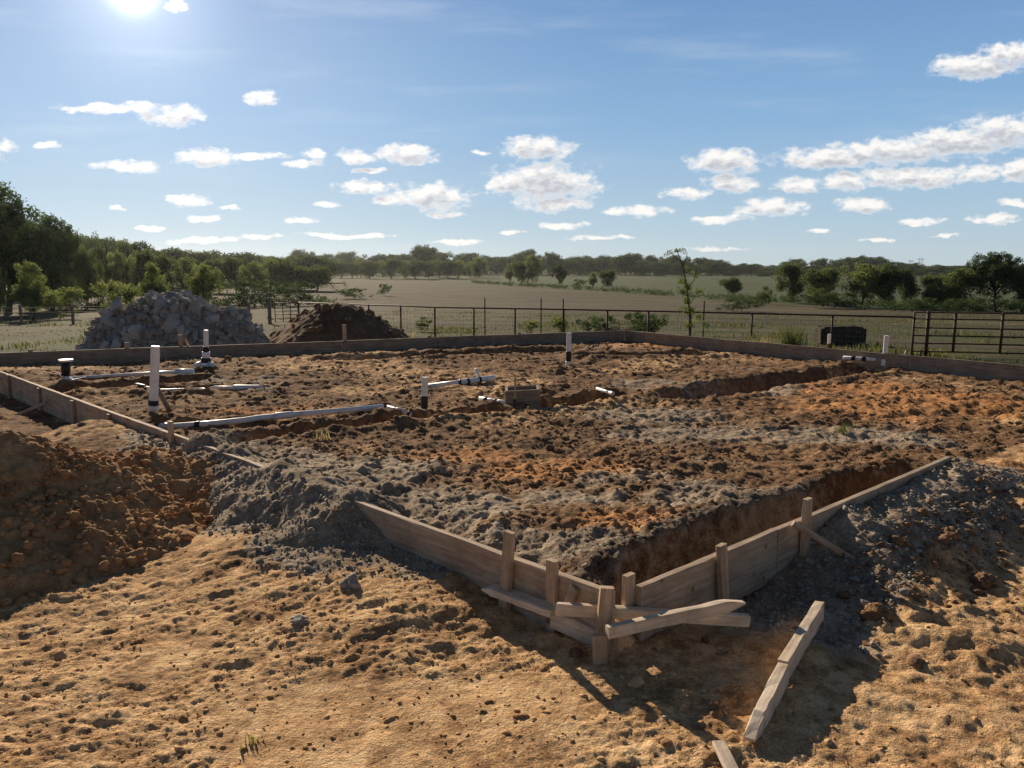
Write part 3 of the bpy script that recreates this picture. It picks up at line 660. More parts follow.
B = at(206, 368, .1); T = aty(206, 330, B.y)
r3 = riser('standpipe with spread white and black fittings at its foot near the rubble heap', B, T, .038, [(.55, 1, 'pvc', 1, 'pipe'), (.42, .56, 'black', 1.25, 'coupling'), (.26, .43, 'pvc', 1.6, 'collar'), (.14, .27, 'black', 2.0, 'coupling'), (.04, .15, 'pvc', 2.3, 'collar')])
for dx in (-.13, .14):
    m = MB(); m.tube([B + Vector((dx * .4, -.02, .08)), B + Vector((dx, -.06, .05)), B + Vector((dx * 1.4, -.08, -.03))], .04, 12); m.build('elbow', M['pvc'], r3, True)
B = at(424, 416, .06); T = aty(425, 377, B.y)
riser('standpipe with white top and black lower half standing mid slab in a trench', B, T, .035, [(.5, 1, 'pvc', 1, 'pipe'), (.2, .52, 'black', 1.12, 'coupling'), (-.1, .2, 'pvc', 1.15, 'collar')])
B = at(568.5, 365, .1); T = aty(569, 333, B.y)
r5 = riser('far standpipe with white top and black sleeve in the middle of the slab', B, T, .04, [(.42, 1, 'pvc', 1, 'pipe'), (.12, .43, 'black', 1.12, 'coupling'), (-.05, .12, 'pvc', 1.3, 'collar')])
B = at(884.5, 363, .14); T = aty(886.5, 335.5, B.y)
r6 = riser('white standpipe with a thin black ring near the ranch gate', B, T, .036, [(.15, 1, 'pvc', 1, 'pipe'), (.16, .24, 'black', 1.15, 'band'), (-.1, .14, 'pvc', 1.6, 'collar')])
a = at(843, 357.5, .2); b = at(905, 361.5, .17); m = MB(); m.tube([a, b], .03, 12); m.build('branch_pipe', M['pvc'], r6, True)
for q in (.13, .30): m = MB(); m.tube([a.lerp(b, q), a.lerp(b, q + .07)], .036, 12); m.build('band', M['black'], r6, True)
e = at(903, 361, .17); m = MB(); m.tube([e + Vector((-.04, 0, -.06)), e, e + Vector((.03, 0, .08))], .05, 12, radii=[.07, .055, .035]); m.build('elbow', M['pvc'], r6, True)
m = MB(); m.tube([e + Vector((.03, 0, .08)), e + Vector((.05, 0, .17))], .022, 10); m.build('stub', M['galv'], r6, True)
B = at(828.5, 353, .1); T = aty(829.5, 334, B.y)
riser('thin pipe stub with white top against the far right form board', B, T, .03, [(.5, 1, 'pvc', 1, 'pipe'), (-.05, .52, 'steel', 1, 'sleeve')])
# floor flange at the far left with its run
a = at(69, 384, .07); fl = aty(66, 361.5, a.y); 
o = root('drain_riser', a, 'black pipe riser capped by a white flange with a long white pipe leaving its elbow', 'drain pipe')
m = MB(); m.tube([fl, fl + Vector((0, 0, .012)), fl + Vector((0, 0, .03))], .1, 24, radii=[.085, .092, .09]); m.build('flange', M['pvc'], o, True)
m = MB(); m.tube([a + Vector((-.04, 0, .12)), fl], .06, 16); m.build('riser_pipe', M['black'], o, True)
m = MB(); m.tube([a + Vector((-.06, 0, .17)), a + Vector((-.03, 0, .05)), a + Vector((.06, 0, .0)), a + Vector((.2, .1, .05))], .07, 16, radii=[.062, .07, .07, .05]); m.build('elbow', M['pvc'], o, True)
p1 = at(70, 378.5, .14); p2 = at(164, 372.5, .18); p3 = at(194, 372.5, .15); m = MB(); m.tube([p1, p2, p3], .026, 12); m.build('branch_pipe', M['pvc'], o, True)
m = MB(); m.tube([p2.lerp(p3, .35), p3], .055, 14); m.build('coupling', M['pvc'], o, True)
run('drain_pipe', 'thin white branch pipe surfacing twice behind the tallest standpipe', [at(136, 383, .17), at(160, 388, .17), at(198, 387, .19), at(206, 387, .12), at(214, 385, .19), at(262, 385.5, .18)], .028,
    [(0.05, .05, 1.7, 'black', 'coupling'), (.93, .07, 1.9, 'pvc', 'coupling')])
run('drain_pipe', 'long white drain pipe crossing the left half from the form to mid slab', [at(160, 424, .15), at(205, 421, .19), at(242, 417.5, .21), at(258, 415, .2), at(300, 411, .21), at(345, 407.5, .22), at(383, 404, .22)], .043,
    [(.17, .012, 1.15, 'black', 'band'), (.55, .04, 1.25, 'pvc', 'coupling'), (.02, .02, 1.25, 'pvc', 'coupling')])
run('drain_pipe', 'short thick white pipe end with a collar left of the mid slab standpipe', [at(387, 405, .2), at(412, 412.5, .13)], .045, [(.5, .13, 1.3, 'pvc', 'coupling'), (.88, .05, 1.15, 'black', 'band')])
o_, P_ = run('drain_pipe', 'white pipe with three black bands and a stub behind the mid slab standpipe', [at(428, 384.5, .13), at(462, 380, .2), at(494, 375.5, .22)], .055, [(.46, .018, 1.1, 'black', 'band'), (.57, .018, 1.1, 'black', 'band'), (.76, .018, 1.1, 'black', 'band'), (.52, .09, 1.06, 'pvc', 'coupling')])
q = P_(.77); m = MB(); m.tube([q, q + Vector((-.06, 0, .15))], .022, 10); m.build('stub', M['pvc'], o_, True)
run('drain_pipe', 'short white pipe with two black bands left of the grey wooden block-out', [at(480, 396, .19), at(506, 401, .17)], .042, [(.25, .07, 1.12, 'black', 'band'), (.6, .06, 1.12, 'black', 'band'), (.85, .14, 1.25, 'pvc', 'coupling')])
run('drain_pipe', 'small white pipe end poking out of the soil right of the wooden block-out', [at(597, 386, .2), at(613, 391, .24)], .026, [(.9, .1, 1.25, 'pvc', 'coupling')])
run('white_pipe', 'thin white pipe lying behind the far form corner by the brush pile', [Vector((3.2, 23, hz(3.2, 23) + .25)), Vector((4.2, 23.2, hz(4.2, 23.2) + .22))], .03)
a = at(505, 413, .05); b = at(540, 411, .05)
o = root('wooden_blockout', a, 'grey wooden block-out box standing in the soil mid slab', 'box')
dv = (b - a).normalized(); bk = Vector((0, 1, 0)); hgt = .25
for nm, p, q in (('front_board', a, b), ('back_board', a + bk * .35, b + bk * .35), ('side_board', a + dv * .02 + bk * .03, a + dv * .02 + bk * .32), ('side_board', b - dv * .02 + bk * .03, b - dv * .02 + bk * .32)):
    m = MB(); m.plank(p + Vector((0, 0, hgt / 2)), q + Vector((0, 0, hgt / 2)), hgt, .025, seg=5); m.build(nm, M['greywood'], o)
st = root('grade_stake', at(514, 417, .06), 'thin stake, pale above and black below, in front of the wooden block-out', 'stake')
q = Vector(st.location); tp = aty(515.5, 377, q.y)
m = MB(); m.plank(q.lerp(tp, .45), tp, .02, .02, up=Vector((1, 0, 0)), seg=4); m.build('shaft', M['wood'], st)
m = MB(); m.plank(q - Vector((0, 0, .05)), q.lerp(tp, .46), .035, .03, up=Vector((1, 0, 0)), seg=4); m.build('sleeve', M['black'], st)

# ------------------------------------------------------------------ fences and gates
def fence_d(px): return float(np.interp(px, [-60, 240, 300, 369, 435, 563, 751, 912, 1100], [52, 46, 44, 36, 32, 30, 27, 25, 24]))
def fp(px, z=0, dd=0):
    d_ = fence_d(px) + dd; g0 = 0
    x_ = (px - 512) * (d_ * CP + 2.6 * SP) / 800; return Vector((x_, d_, hz(x_, d_, False) + z))
def fence(pxs, label, top=1.25, tall=(), mesh_wire=True, post_r=.035, wood=False, rails=(1.22,), rr=.03):
    o = root('fence', fp(pxs[0]), label, 'fence')
    for px in pxs:
        m = MB(); b_ = fp(px); h_ = top + (.35 if px in tall else 0)
        if wood: m.plank(b_ - Vector((0, 0, .2)), b_ + Vector((0, 0, h_)), .13, .13, up=Vector((1, 0, 0)), seg=4, jit=.006)
        else: m.tube([b_ - Vector((0, 0, .2)), b_ + Vector((0, 0, h_))], post_r if px not in tall else .022, 8)
        m.build('post', M['steel'] if not wood else M['greywood'], o, not wood)
    for z in rails:
        m = MB(); m.tube([fp(px, z) for px in pxs], rr, 8); m.build('rail', M['steel'], o, True)
    if mesh_wire:
        m = MB()
        for k in range(7): m.tube([fp(px, .08 + k * .16) for px in pxs], .0035, 4)
        n_ = int((pxs[-1] - pxs[0]) / 3.5)
        for k in range(n_): p_ = pxs[0] + (pxs[-1] - pxs[0]) * k / n_; m.tube([fp(p_, .06), fp(p_, 1.06)], .0025, 3)
        m.build('wire_mesh', M['galv'], o)
    return o
fence([299, 334, 369, 401, 435, 474, 515, 563.6, 607, 648, 690, 751, 831, 912], 'long brown pipe rail fence with wire mesh crossing behind the slab', tall=())
o = bpy.data.objects['fence']
for px in (485, 541, 703, 563):
    m = MB(); b_ = fp(px, 0, -.1); m.tube([b_ - Vector((0, 0, .2)), b_ + Vector((0, 0, 1.62))], .022, 6); m.build('t_post', M['steel'], o)
o = fence([-40, 20, 72, 130, 200, 249], 'low wooden post fence at the far left in front of the tree belt', wood=True, rails=(.75, 1.05), mesh_wire=False, rr=.025)
def panel(o, pa, pb, zs, name='rail', r=.022, vs=()):
    for z in zs: m = MB(); m.tube([pa + Vector((0, 0, z)), pb + Vector((0, 0, z))], r, 8); m.build(name, M['steel'], o, True)
    for v in vs: p_ = pa.lerp(pb, v); m = MB(); m.tube([p_ + Vector((0, 0, zs[0])), p_ + Vector((0, 0, zs[-1]))], r * 1.1, 8); m.build('upright', M['steel'], o, True)
o = root('gate', fp(271), 'small steel tube gate between wooden posts at the left of the pipe fence', 'gate'); 
for px in (269.5,): m = MB(); b_ = fp(px); m.plank(b_ - Vector((0, 0, .2)), b_ + Vector((0, 0, 1.5)), .16, .16, up=Vector((1, 0, 0)), seg=4, jit=.006); m.build('post', M['greywood'], o)
panel(o, fp(275), fp(298), [.15, .35, .55, .75, .95, 1.2], vs=(0, .35, .68, 1))
o = root('gate', fp(912), 'brown steel tube ranch gate with five rails at the right edge', 'gate')
g0, g1 = fp(912), fp(1110)
panel(o, g0, g1, [.16, .42, .66, .90, 1.18, 1.38], r=.024, vs=(0,))
for px, h_, r_, zb_ in ((926, 1.42, .055, -.2), (953, 1.40, .042, .14), (1000, 1.40, .042, .14), (1060, 1.40, .042, .14), (912, 1.38, .03, -.2)):
    m = MB(); b_ = fp(px, 0, -.03); m.tube([b_ + Vector((0, 0, zb_)), b_ + Vector((0, 0, h_))], r_, 10); m.build('post' if zb_ < 0 else 'upright', M['steel'], o, True)
m = MB(); b_ = fp(921, 0); m.tube([b_ - Vector((0, 0, .1)), b_ + Vector((0, 0, .22))], .03, 8); m.build('latch_post', M['steel'], o, True)

# hay bale
hb = at(841, 340, 0); yb = 29.5; x0 = (818 - 512) * yb / 800; x1 = (863 - 512) * yb / 800; cx = (x0 + x1) / 2; zg = hz(cx, yb)
bm = bmesh.new(); bmesh.ops.create_cube(bm, size=1); bmesh.ops.bevel(bm, geom=bm.edges, offset=.09, segments=3, affect='EDGES'); bmesh.ops.subdivide_edges(bm, edges=bm.edges, cuts=4, use_grid_fill=True)
for v in bm.verts:
    v.co = Vector((v.co.x * (x1 - x0), v.co.y * .8, v.co.z * .66)); s_ = .02 + .03 * (v.co.z > .25); v.co += Vector((random.gauss(0, s_ * .3), random.gauss(0, s_ * .3), random.gauss(0, s_ * .3)))
me = bpy.data.meshes.new('hay_bale'); bm.to_mesh(me); bm.free(); me.materials.append(M['hay']); o = link('hay_bale', me); o.location = (cx, yb, zg + .32)
tag(o, 'dark weathered hay bale on the grass beyond the pipe fence', 'hay bale')

# ------------------------------------------------------------------ trees and shrubs
def leaves(c, n_per, spread, size, seed, flat=.8):
    """leaf faces scattered about clump centres c (k,3)"""
    g_ = np.random.default_rng(seed); k = len(c); n_ = k * n_per
    d_ = g_.normal(size=(n_, 3)); d_ /= np.linalg.norm(d_, axis=1)[:, None]; rad = g_.random(n_) ** .45
    sp = np.repeat(spread * g_.uniform(.7, 1.3, k), n_per); P = np.repeat(c, n_per, 0) + d_ * (rad * sp)[:, None] * np.array([1, 1, flat])
    a = g_.normal(size=(n_, 3)); a /= np.linalg.norm(a, axis=1)[:, None]; b = np.cross(a, g_.normal(size=(n_, 3))); b /= np.linalg.norm(b, axis=1)[:, None]
    s = (size * g_.uniform(.6, 1.35, n_))[:, None]; V = np.stack([P - a * s, P + b * s * .45, P + a * s, P - b * s * .45], 1).reshape(-1, 3)
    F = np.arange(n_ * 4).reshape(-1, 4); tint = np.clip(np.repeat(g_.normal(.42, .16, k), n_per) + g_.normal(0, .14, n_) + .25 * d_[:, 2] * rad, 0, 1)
    return V, F, tint
def leaf_mesh(name, V, F, tint, mat):
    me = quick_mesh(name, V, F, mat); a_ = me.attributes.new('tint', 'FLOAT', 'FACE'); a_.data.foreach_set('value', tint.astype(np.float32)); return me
def make_tree(seed, wr=.5, base=.28, nclump=70, per=70, leaf=.02, spread=.11, mat='leaf_dark', gap=0., thin=.028, topflat=1., lobes=7):
    """unit tree: height 1, half width wr"""
    g_ = random.Random(seed); tr = MB(); lean = Vector((g_.uniform(-.05, .05), g_.uniform(-.05, .05), 0))
    pts = [Vector((0, 0, -.03)), Vector((0, 0, 0)), lean * .4 + Vector((0, 0, base * .6)), lean + Vector((0, 0, base * 1.1)), lean * 1.6 + Vector((0, 0, .6))]
    tr.tube(pts, thin, 8, radii=[thin * 1.4, thin * 1.15, thin * .9, thin * .7, thin * .3]); C = []
    lob = []
    for i in range(lobes):
        a_ = i * 2.4 + g_.uniform(-.4, .4); e_ = g_.uniform(.15, 1.2); q = wr * g_.uniform(.45, .78)
        zc = base + (1 - base) * (.22 + .62 * (e_ / 1.2)) * topflat; c_ = Vector((math.cos(a_) * q * math.cos(e_ * .8), math.sin(a_) * q * math.cos(e_ * .8), min(zc, .86)))
        s0 = pts[2].lerp(pts[4], g_.uniform(.1, .7)); mid = s0.lerp(c_, .5) + Vector((0, 0, .03)); tr.tube([s0, mid, c_], .01, 5, radii=[thin * .5, thin * .33, thin * .12]); lob.append((c_, g_.uniform(.6, 1.1)))
        for _ in range(2): tip = c_ + Vector((g_.gauss(0, .07), g_.gauss(0, .07), g_.uniform(.0, .1))); tr.tube([mid.lerp(c_, .5), tip], .004, 4, radii=[thin * .2, thin * .06])
    lob.append((Vector((lean.x, lean.y, .84)), .8)); lob.append((Vector((lean.x, lean.y, base + .3)), 1.2)); lob.append((Vector((lean.x, lean.y, .6)), 1.1)); lob.append((Vector((lean.x, lean.y, base + .2)), 1.)); lob.append((Vector((lean.x, lean.y, .45)), 1.2))
    while len(C) < nclump:
        c_, s_ = g_.choice(lob); q = Vector((g_.gauss(0, 1), g_.gauss(0, 1), g_.gauss(0, .75))); q = q.normalized() * (g_.random() ** .4) * s_ * wr * .42 + c_
        if q.z > .97 - spread * .6 or q.z < base * .75 or math.hypot(q.x, q.y) > wr: continue
        if g_.random() < gap and q.z < .7: continue
        C.append(q[:])
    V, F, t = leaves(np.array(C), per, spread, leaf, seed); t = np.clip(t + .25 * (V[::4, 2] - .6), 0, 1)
    me_t = bpy.data.meshes.new('trunk'); me_t.from_pydata(tr.v, [], tr.f); me_t.materials.append(M['bark'])
    return me_t, leaf_mesh('crown', V, F, t, M[mat])
KD = [make_tree(400 + i, wr=w, base=b, nclump=95, per=70, leaf=.030, spread=.14, mat='leaf_dark') for i, (w, b) in enumerate([(.55, .04), (.62, .05), (.5, .06), (.7, .03)])]
KM = [make_tree(420 + i, wr=w, base=b, nclump=120, per=80, leaf=.024, spread=.13, mat='leaf_mid', gap=.05, lobes=10) for i, (w, b) in enumerate([(.5, .08), (.6, .08), (.45, .12)])]
KL = [make_tree(440 + i, wr=w, base=b, nclump=90, per=75, leaf=.024, spread=.12, mat='leaf_light', gap=.08) for i, (w, b) in enumerate([(.48, .1), (.6, .08)])]
KB = [make_tree(460 + i, wr=w, base=b, nclump=190, per=95, leaf=.015, spread=.08, mat='leaf_dark', gap=.15, lobes=11) for i, (w, b) in enumerate([(.45, .1), (.52, .14)])]
KS = [make_tree(480 + i, wr=w, base=.05, nclump=45, per=60, leaf=.035, spread=.16, mat=mm, thin=.015) for i, (w, mm) in enumerate([(.9, 'leaf_mid'), (1.1, 'leaf_dark'), (.9, 'leaf_light')])]
def put_tree(kind, px, ytop, d_, wpx=None, name='tree', label='', cat='tree', group=None, sink=0.):
    g_ = 0; x_ = (px - 512) * (d_ * CP + 4 * SP) / 800; z0 = hz(x_, d_, False) - sink; zt = aty(px, ytop, d_).z; h_ = max(zt - z0, .4)
    o = root(name, (x_, d_, z0), label, cat, group); o.rotation_euler = (0, 0, random.uniform(0, 6.28))
    wr = max(abs(kind[1].vertices[i].co.x) for i in range(0, 4000, 7)); s_ = h_ if wpx is None else (wpx / 2 * d_ / 800) / wr
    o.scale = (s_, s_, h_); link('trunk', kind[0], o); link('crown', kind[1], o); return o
# far tree line
tx = [-80, 230, 260, 300, 345, 385, 410, 425, 440, 460, 490, 515, 530, 550, 570, 590, 605, 620, 650, 668, 700, 716, 735, 760, 800, 830, 860, 900, 930, 960, 1100]
ty = [244, 252, 250, 252, 252, 257, 253, 246, 250, 254, 256, 252, 250, 254, 253, 257, 258, 255, 254, 257, 261, 257, 261, 263, 259, 261, 258, 262, 266, 266, 262]
px = 300.
while px < 1090:
    d_ = random.uniform(360, 430); put_tree(random.choice(KD), px, float(np.interp(px, tx, ty)) + random.choice([-3, -1, 0, 1, 3, 5, 7]) + random.uniform(-1, 1), d_, random.uniform(18, 34), 'tree', 'dark rounded tree in the long far-off tree line beyond the fields', 'tree', 'trees of the far-off tree line', .5)
    px += random.uniform(6.5, 9)
px = 310.
while px < 480:
    put_tree(random.choice(KL + KM), px, random.uniform(256, 263), random.uniform(270, 310), random.uniform(13, 20), 'tree', 'small light green tree standing before the dark far-off tree line', 'tree', 'light green trees before the tree line', .2); px += random.uniform(8, 13)
# left belt
px = -70.
while px < 330:
    yt = float(np.interp(px, [-80, 60, 80, 110, 150, 190, 230, 330], [205, 222, 229, 230, 240, 247, 251, 252])) + random.uniform(-2, 9)
    put_tree(random.choice(KM + KD), px, yt, float(np.interp(px, [-80, 60, 330], [100, 120, 230])) * random.uniform(.93, 1.1), random.uniform(34, 52), 'tree', 'dusky green tree in the dense belt on the left', 'tree', 'trees of the dense left belt', .3); px += random.uniform(10, 16)
px = 50.
while px < 330:
    put_tree(random.choice(KM + KL + KS[:1]), px, float(np.interp(px, [50, 120, 200, 330], [250, 246, 258, 262])) + random.uniform(-6, 5), float(np.interp(px, [50, 330], [84, 150])) * random.uniform(.95, 1.1), random.uniform(20, 34), 'tree', 'bushy paler tree at the foot of the left belt', 'tree', 'bushy trees at the foot of the left belt', .3); px += random.uniform(13, 20)
put_tree(KB[0], 8, 176, 72, 92, 'tree', 'tallest tree of the photo, dark and loose crowned at the left edge', 'tree')
put_tree(KB[1], 52, 207, 78, 62, 'tree', 'second tallest dark tree, right beside the one at the left edge', 'tree')
put_tree(KB[1], -45, 190, 76, 80, 'tree', 'dark tree cut by the left edge of the photo', 'tree')
put_tree(KL[0], 33, 258, 58, 34, 'tree', 'small yellow-green tree in front of the tall dark trees at left', 'tree')
put_tree(KL[1], 2, 266, 60, 16, 'tree', 'little yellow-green sapling at the very left edge', 'tree')
put_tree(KL[0], 155, 259, 66, 26, 'tree', 'yellow-green young tree rising behind the rubble heap', 'tree')
put_tree(KL[1], 205, 262, 74, 34, 'tree', 'pale low tree right behind the rubble heap top', 'tree')
put_tree(KB[0], 425, 246, 330, 30, 'tree', 'round dark tree standing out on the skyline above the dirt mound', 'tree')
for px, yt, d_, w, k, lb in (
    (510, 262, 215, 12, KL[0], 'slim light tree left of the pair on the hedge line'), (521, 260, 205, 16, KM[0], 'left tree of the pale pair on the field hedge line'),
    (532, 254, 200, 20, KL[1], 'taller pale tree of the pair on the field hedge line'), (559, 262, 190, 16, KD[0], 'small dark round tree alone right of the pale pair'),
    (593, 271, 165, 10, KL[0], 'tiny pale sapling left of a dark bush on the hedge line'), (608, 269, 160, 16, KM[1], 'small green bushy tree at mid field'),
    (732, 276, 118, 18, KM[2], 'thin grey-green young tree left of centre right field'), (791, 260, 100, 23, KM[0], 'upright mid green tree standing alone in the right field'),
    (822, 266, 92, 34, KM[1], 'bushy spreading green tree right of the upright one'), (861, 261, 88, 40, KL[1], 'light green tree leaning over the dark tree beside it'),
    (886, 262, 88, 38, KD[1], 'dark dense tree touching the light green one in the right field'), (905, 266, 92, 22, KD[2], 'smaller dark tree right of the dense one'),
    (934, 272, 84, 26, KM[0], 'low dull tree left of the tall right hand tree'), (958, 266, 82, 36, KM[1], 'wide dull green tree beside the tall right hand tree'),
    (996, 247, 80, 50, KB[1], 'tall loose-crowned tree at the right, highest above the gate'), (1022, 262, 78, 34, KM[2], 'green tree cut by the right edge behind the gate'), (1050, 258, 80, 44, KM[1], 'green tree just beyond the right edge')):
    put_tree(k, px, yt, d_, w, 'tree', lb, 'tree')
for px, yt, d_, w, k, lb in (
    (384, 282, 120, 12, KS[1], 'small dark bush in the brown field left part'), (353, 287, 110, 30, KS[1], 'low dark brush heap alone in the brown field above the dirt mound'), (579, 278, 175, 13, KS[1], 'small dark bush below the hedge line trees'),
    (835, 290, 84, 52, KS[1], 'wide dark shaded thicket under the right field trees'), (816, 286, 86, 30, KS[0], 'green bush left of the dark thicket'), (742, 296, 72, 42, KS[1], 'flat dark brush pile in the field left of the lone tree'),
    (766, 284, 95, 14, KS[0], 'small bush between the brush pile and the lone tree'), (640, 309, 31, 46, KS[1], 'dark bush just behind the fence centre'), (600, 313, 32, 38, KS[1], 'dark low bush left of the fence centre bush'),
    (560, 314, 33, 22, KS[2], 'pale green bush by a fence post left of centre'), (530, 318, 34, 22, KS[2], 'pale weed bush near the tall fence posts'), (925, 296, 78, 30, KS[1], 'dark undergrowth bush at the left of the right hand grove'),
    (975, 296, 76, 46, KS[1], 'dark undergrowth bush under the tall right tree'), (1025, 297, 74, 44, KS[1], 'dark undergrowth bush at the right edge'), (255, 276, 88, 60, KS[1], 'dark hedge bush left of the brown field'), (300, 279, 92, 40, KS[1], 'dark hedge bush at the start of the brown field'),
    (120, 275, 66, 50, KS[2], 'bright green bush behind the left rubble edge'), (60, 283, 60, 50, KS[2], 'bright green bush left of the rubble'), (425, 315, 36, 16, KS[0], 'small green weed bush behind the fence right of the dirt mound')):
    put_tree(k, px, yt, d_, w, 'bush', lb, 'bush')
# sapling with a bare twisted top
d_ = 27.2; b0 = aty(690, 338, d_); b0.z = hz(b0.x, d_, False)
o = root('sapling', b0, 'tall thin sapling by the fence with a nearly bare twisted top', 'tree'); m = MB()
def sp_(px, py, dy=0): return aty(px, py, d_ + dy)
for pts, r_ in (([b0, sp_(690, 315), sp_(687, 290), sp_(684, 270), sp_(680, 258), sp_(676, 249)], .035), ([sp_(684, 270), sp_(681, 262), sp_(672, 254), sp_(667, 250)], .018), ([sp_(683, 266), sp_(687, 255), sp_(684, 248)], .015), ([sp_(687, 290), sp_(694, 280), sp_(697, 270)], .018), ([sp_(689, 305), sp_(700, 290)], .015), ([sp_(690, 318), sp_(682, 305)], .014), ([sp_(690, 300), sp_(681, 288)], .014)):
    m.tube(pts, r_, 6, radii=[r_ * (1 - .7 * i / (len(pts) - 1)) for i in range(len(pts))])
m.build('trunk', M['bark'], o)
C = [sp_(px + random.uniform(-3, 3), py + random.uniform(-3, 3), random.uniform(-.2, .2)) for px, py, n_ in [(676, 250, 2), (669, 251, 2), (684, 254, 1), (686, 268, 3), (682, 280, 5), (688, 287, 7), (696, 276, 3), (700, 290, 4), (683, 292, 5), (687, 300, 6), (692, 310, 6), (684, 310, 5), (698, 318, 4), (690, 325, 6), (703, 326, 3)] for _ in range(n_)]
V, F, t = leaves(np.array([(c_ - b0)[:] for c_ in C]), 34, .13, .035, 5); link('crown', leaf_mesh('crown', V, F, t, M['leaf_light']), o)
# brush heap sticks behind the centre bushes
bx = (612 - 512) * 30.5 / 800; o = root('brush_pile', (bx, 30.5, hz(bx, 30.5)), 'tangled pile of dry sticks behind the fence centre', 'brush pile'); m = MB()
for _ in range(160):
    c_ = Vector((bx + random.gauss(0, .75), 30.5 + random.gauss(0, .4), 0)); c_.z = hz(bx, 30.5) + random.uniform(.05, .55) * max(0, 1 - abs(c_.x - bx) / 1.6); dv = Vector((random.gauss(0, 1), random.gauss(0, .7), random.gauss(0, .35))).normalized() * random.uniform(.3, .8)
    m.tube([c_ - dv * .5, c_ + Vector((0, 0, .05)), c_ + dv * .5], .012, 4, radii=[.016, .012, .005])
m.build('tangle', M['twig'], o)
# undergrowth along the field margins (reads as one mass)
C = []
for (a_, b_, n_, h_) in (((-160, 350), (-20, 352), 260, 2.2), ((-20, 352), (230, 345), 460, 2.0), ((-75, 125), (-35, 165), 160, 1.6), ((-11, 222), (28, 114), 260, .6), ((28, 112), (48, 84), 200, .5), ((36, 80), (75, 74), 240, .8), ((-60, 84), (-25, 88), 220, .9), ((-32, 90), (-22, 96), 90, .9)):
    for _ in range(n_):
        t_ = random.random(); x_ = a_[0] + (b_[0] - a_[0]) * t_ + random.gauss(0, 1.0); y_ = a_[1] + (b_[1] - a_[1]) * t_ + random.gauss(0, 1.5); C.append((x_, y_, hz(x_, y_, False) + random.uniform(.1, h_)))
V, F, t = leaves(np.array(C), 26, .55, .12, 9); o = link('undergrowth', leaf_mesh('undergrowth', V, F, t * .8, M['leaf_dark'])); tag(o, 'dark scrubby undergrowth along the field margins and under the trees', 'undergrowth', None, 'stuff')
# weedy grass beyond the forms
def grass_mesh(name, x, y, h_, mat, w=.012, seed=1, z=None):
    g_ = np.random.default_rng(seed); n_ = len(x); z = H(x, y, False) if z is None else z
    a = g_.uniform(0, 6.28, n_); l = g_.uniform(.1, .5, n_) * h_; b_ = g_.uniform(0, 6.28, n_)
    base = np.stack([x, y, z - .02], 1); dx = np.stack([np.cos(a), np.sin(a), 0 * a], 1) * (w * g_.uniform(.6, 1.4, n_))[:, None]
    tip = base + np.stack([l * np.cos(b_), l * np.sin(b_), h_], 1); midp = base + np.stack([l * .35 * np.cos(b_), l * .35 * np.sin(b_), h_ * .6], 1)
    V = np.stack([base - dx, base + dx, midp + dx * .8, tip + dx * .1, tip - dx * .1, midp - dx * .8], 1).reshape(-1, 3); i = (np.arange(n_) * 6)[:, None]
    F = np.concatenate([i + [0, 1, 2, 5], i + [5, 2, 3, 4]], 1).reshape(-1, 4); t = np.repeat(np.clip(g_.normal(.45, .22, n_), 0, 1), 2)
    return leaf_mesh(name, V, F, t, M[mat])
n_ = 90000; r_ = np.exp(g.uniform(math.log(18.5), math.log(75), n_)); a_ = np.radians(g.uniform(-38, 38, n_)); x, y = r_ * np.sin(a_), r_ * np.cos(a_)
dn = fbm(x / 2.2, y / 2.2, 501, 4); k = (pad_sd(x, y) < -.8) & (g.random(n_) < .08 + .9 * ss(-.1, .4, dn)); k &= np.hypot(x - pc.x, y - 23) > 2.6; k &= np.hypot((x - RC.x) / 1.3, y - 20) > 2.1; x, y, r_ = x[k], y[k], r_[k]
hh = g.uniform(.04, .13, len(x)) * (.6 + 1.5 * ss(0, .5, fbm(x / 3, y / 3, 503, 2)))
tag(link('grass', grass_mesh('grass', x, y, hh, 'grass', .022, 3)), 'thin weedy grass on the ground between the forms and the fields', 'grass', None, 'stuff')
# single weeds
def weed(px, py, n_, h_, mat, label, z=None, rad=.05, w=.004, dist=None):
    p = at(px, py, .05 if z is None else z) if dist is None else aty(px, py, dist); zz = hz(p.x, p.y); g_ = np.random.default_rng(px)
    x_ = g_.normal(0, rad, n_); y_ = g_.normal(0, rad, n_); me = grass_mesh('weed', x_, y_, g_.uniform(.4, 1, n_) * h_, mat, w, px, np.zeros(n_)); o = link('weed', me); o.location = (p.x, p.y, zz); tag(o, label, 'weed')
weed(252, 742, 30, .06, 'drygrass', 'small dry grey weed tuft on the tan ground near the bottom left', 0, .022)
weed(322, 438, 34, .12, 'drygrass', 'pale dry grass tuft in the slab soil behind the grey heap', .2, .03)
weed(846, 424, 60, .12, 'grass', 'small green weed at the right edge of the slab soil', .2, .05)
weed(791, 338, 260, 1.0, 'grass', 'tall feathery weed clump left of the hay bale at the fence', None, .25, .01, 26.5)
weed(764, 340, 160, .6, 'drygrass', 'shorter dry weed clump left of the tall feathery one', None, .25, .01, 26.5)
weed(404, 326, 140, .8, 'drygrass', 'dry weed stalks behind the form right of the dark mound', None, .2, .01, 24)
weed(240, 325, 140, .8, 'drygrass', 'dry weed stalks between the rubble and the dark mound', None, .25, .01, 23)

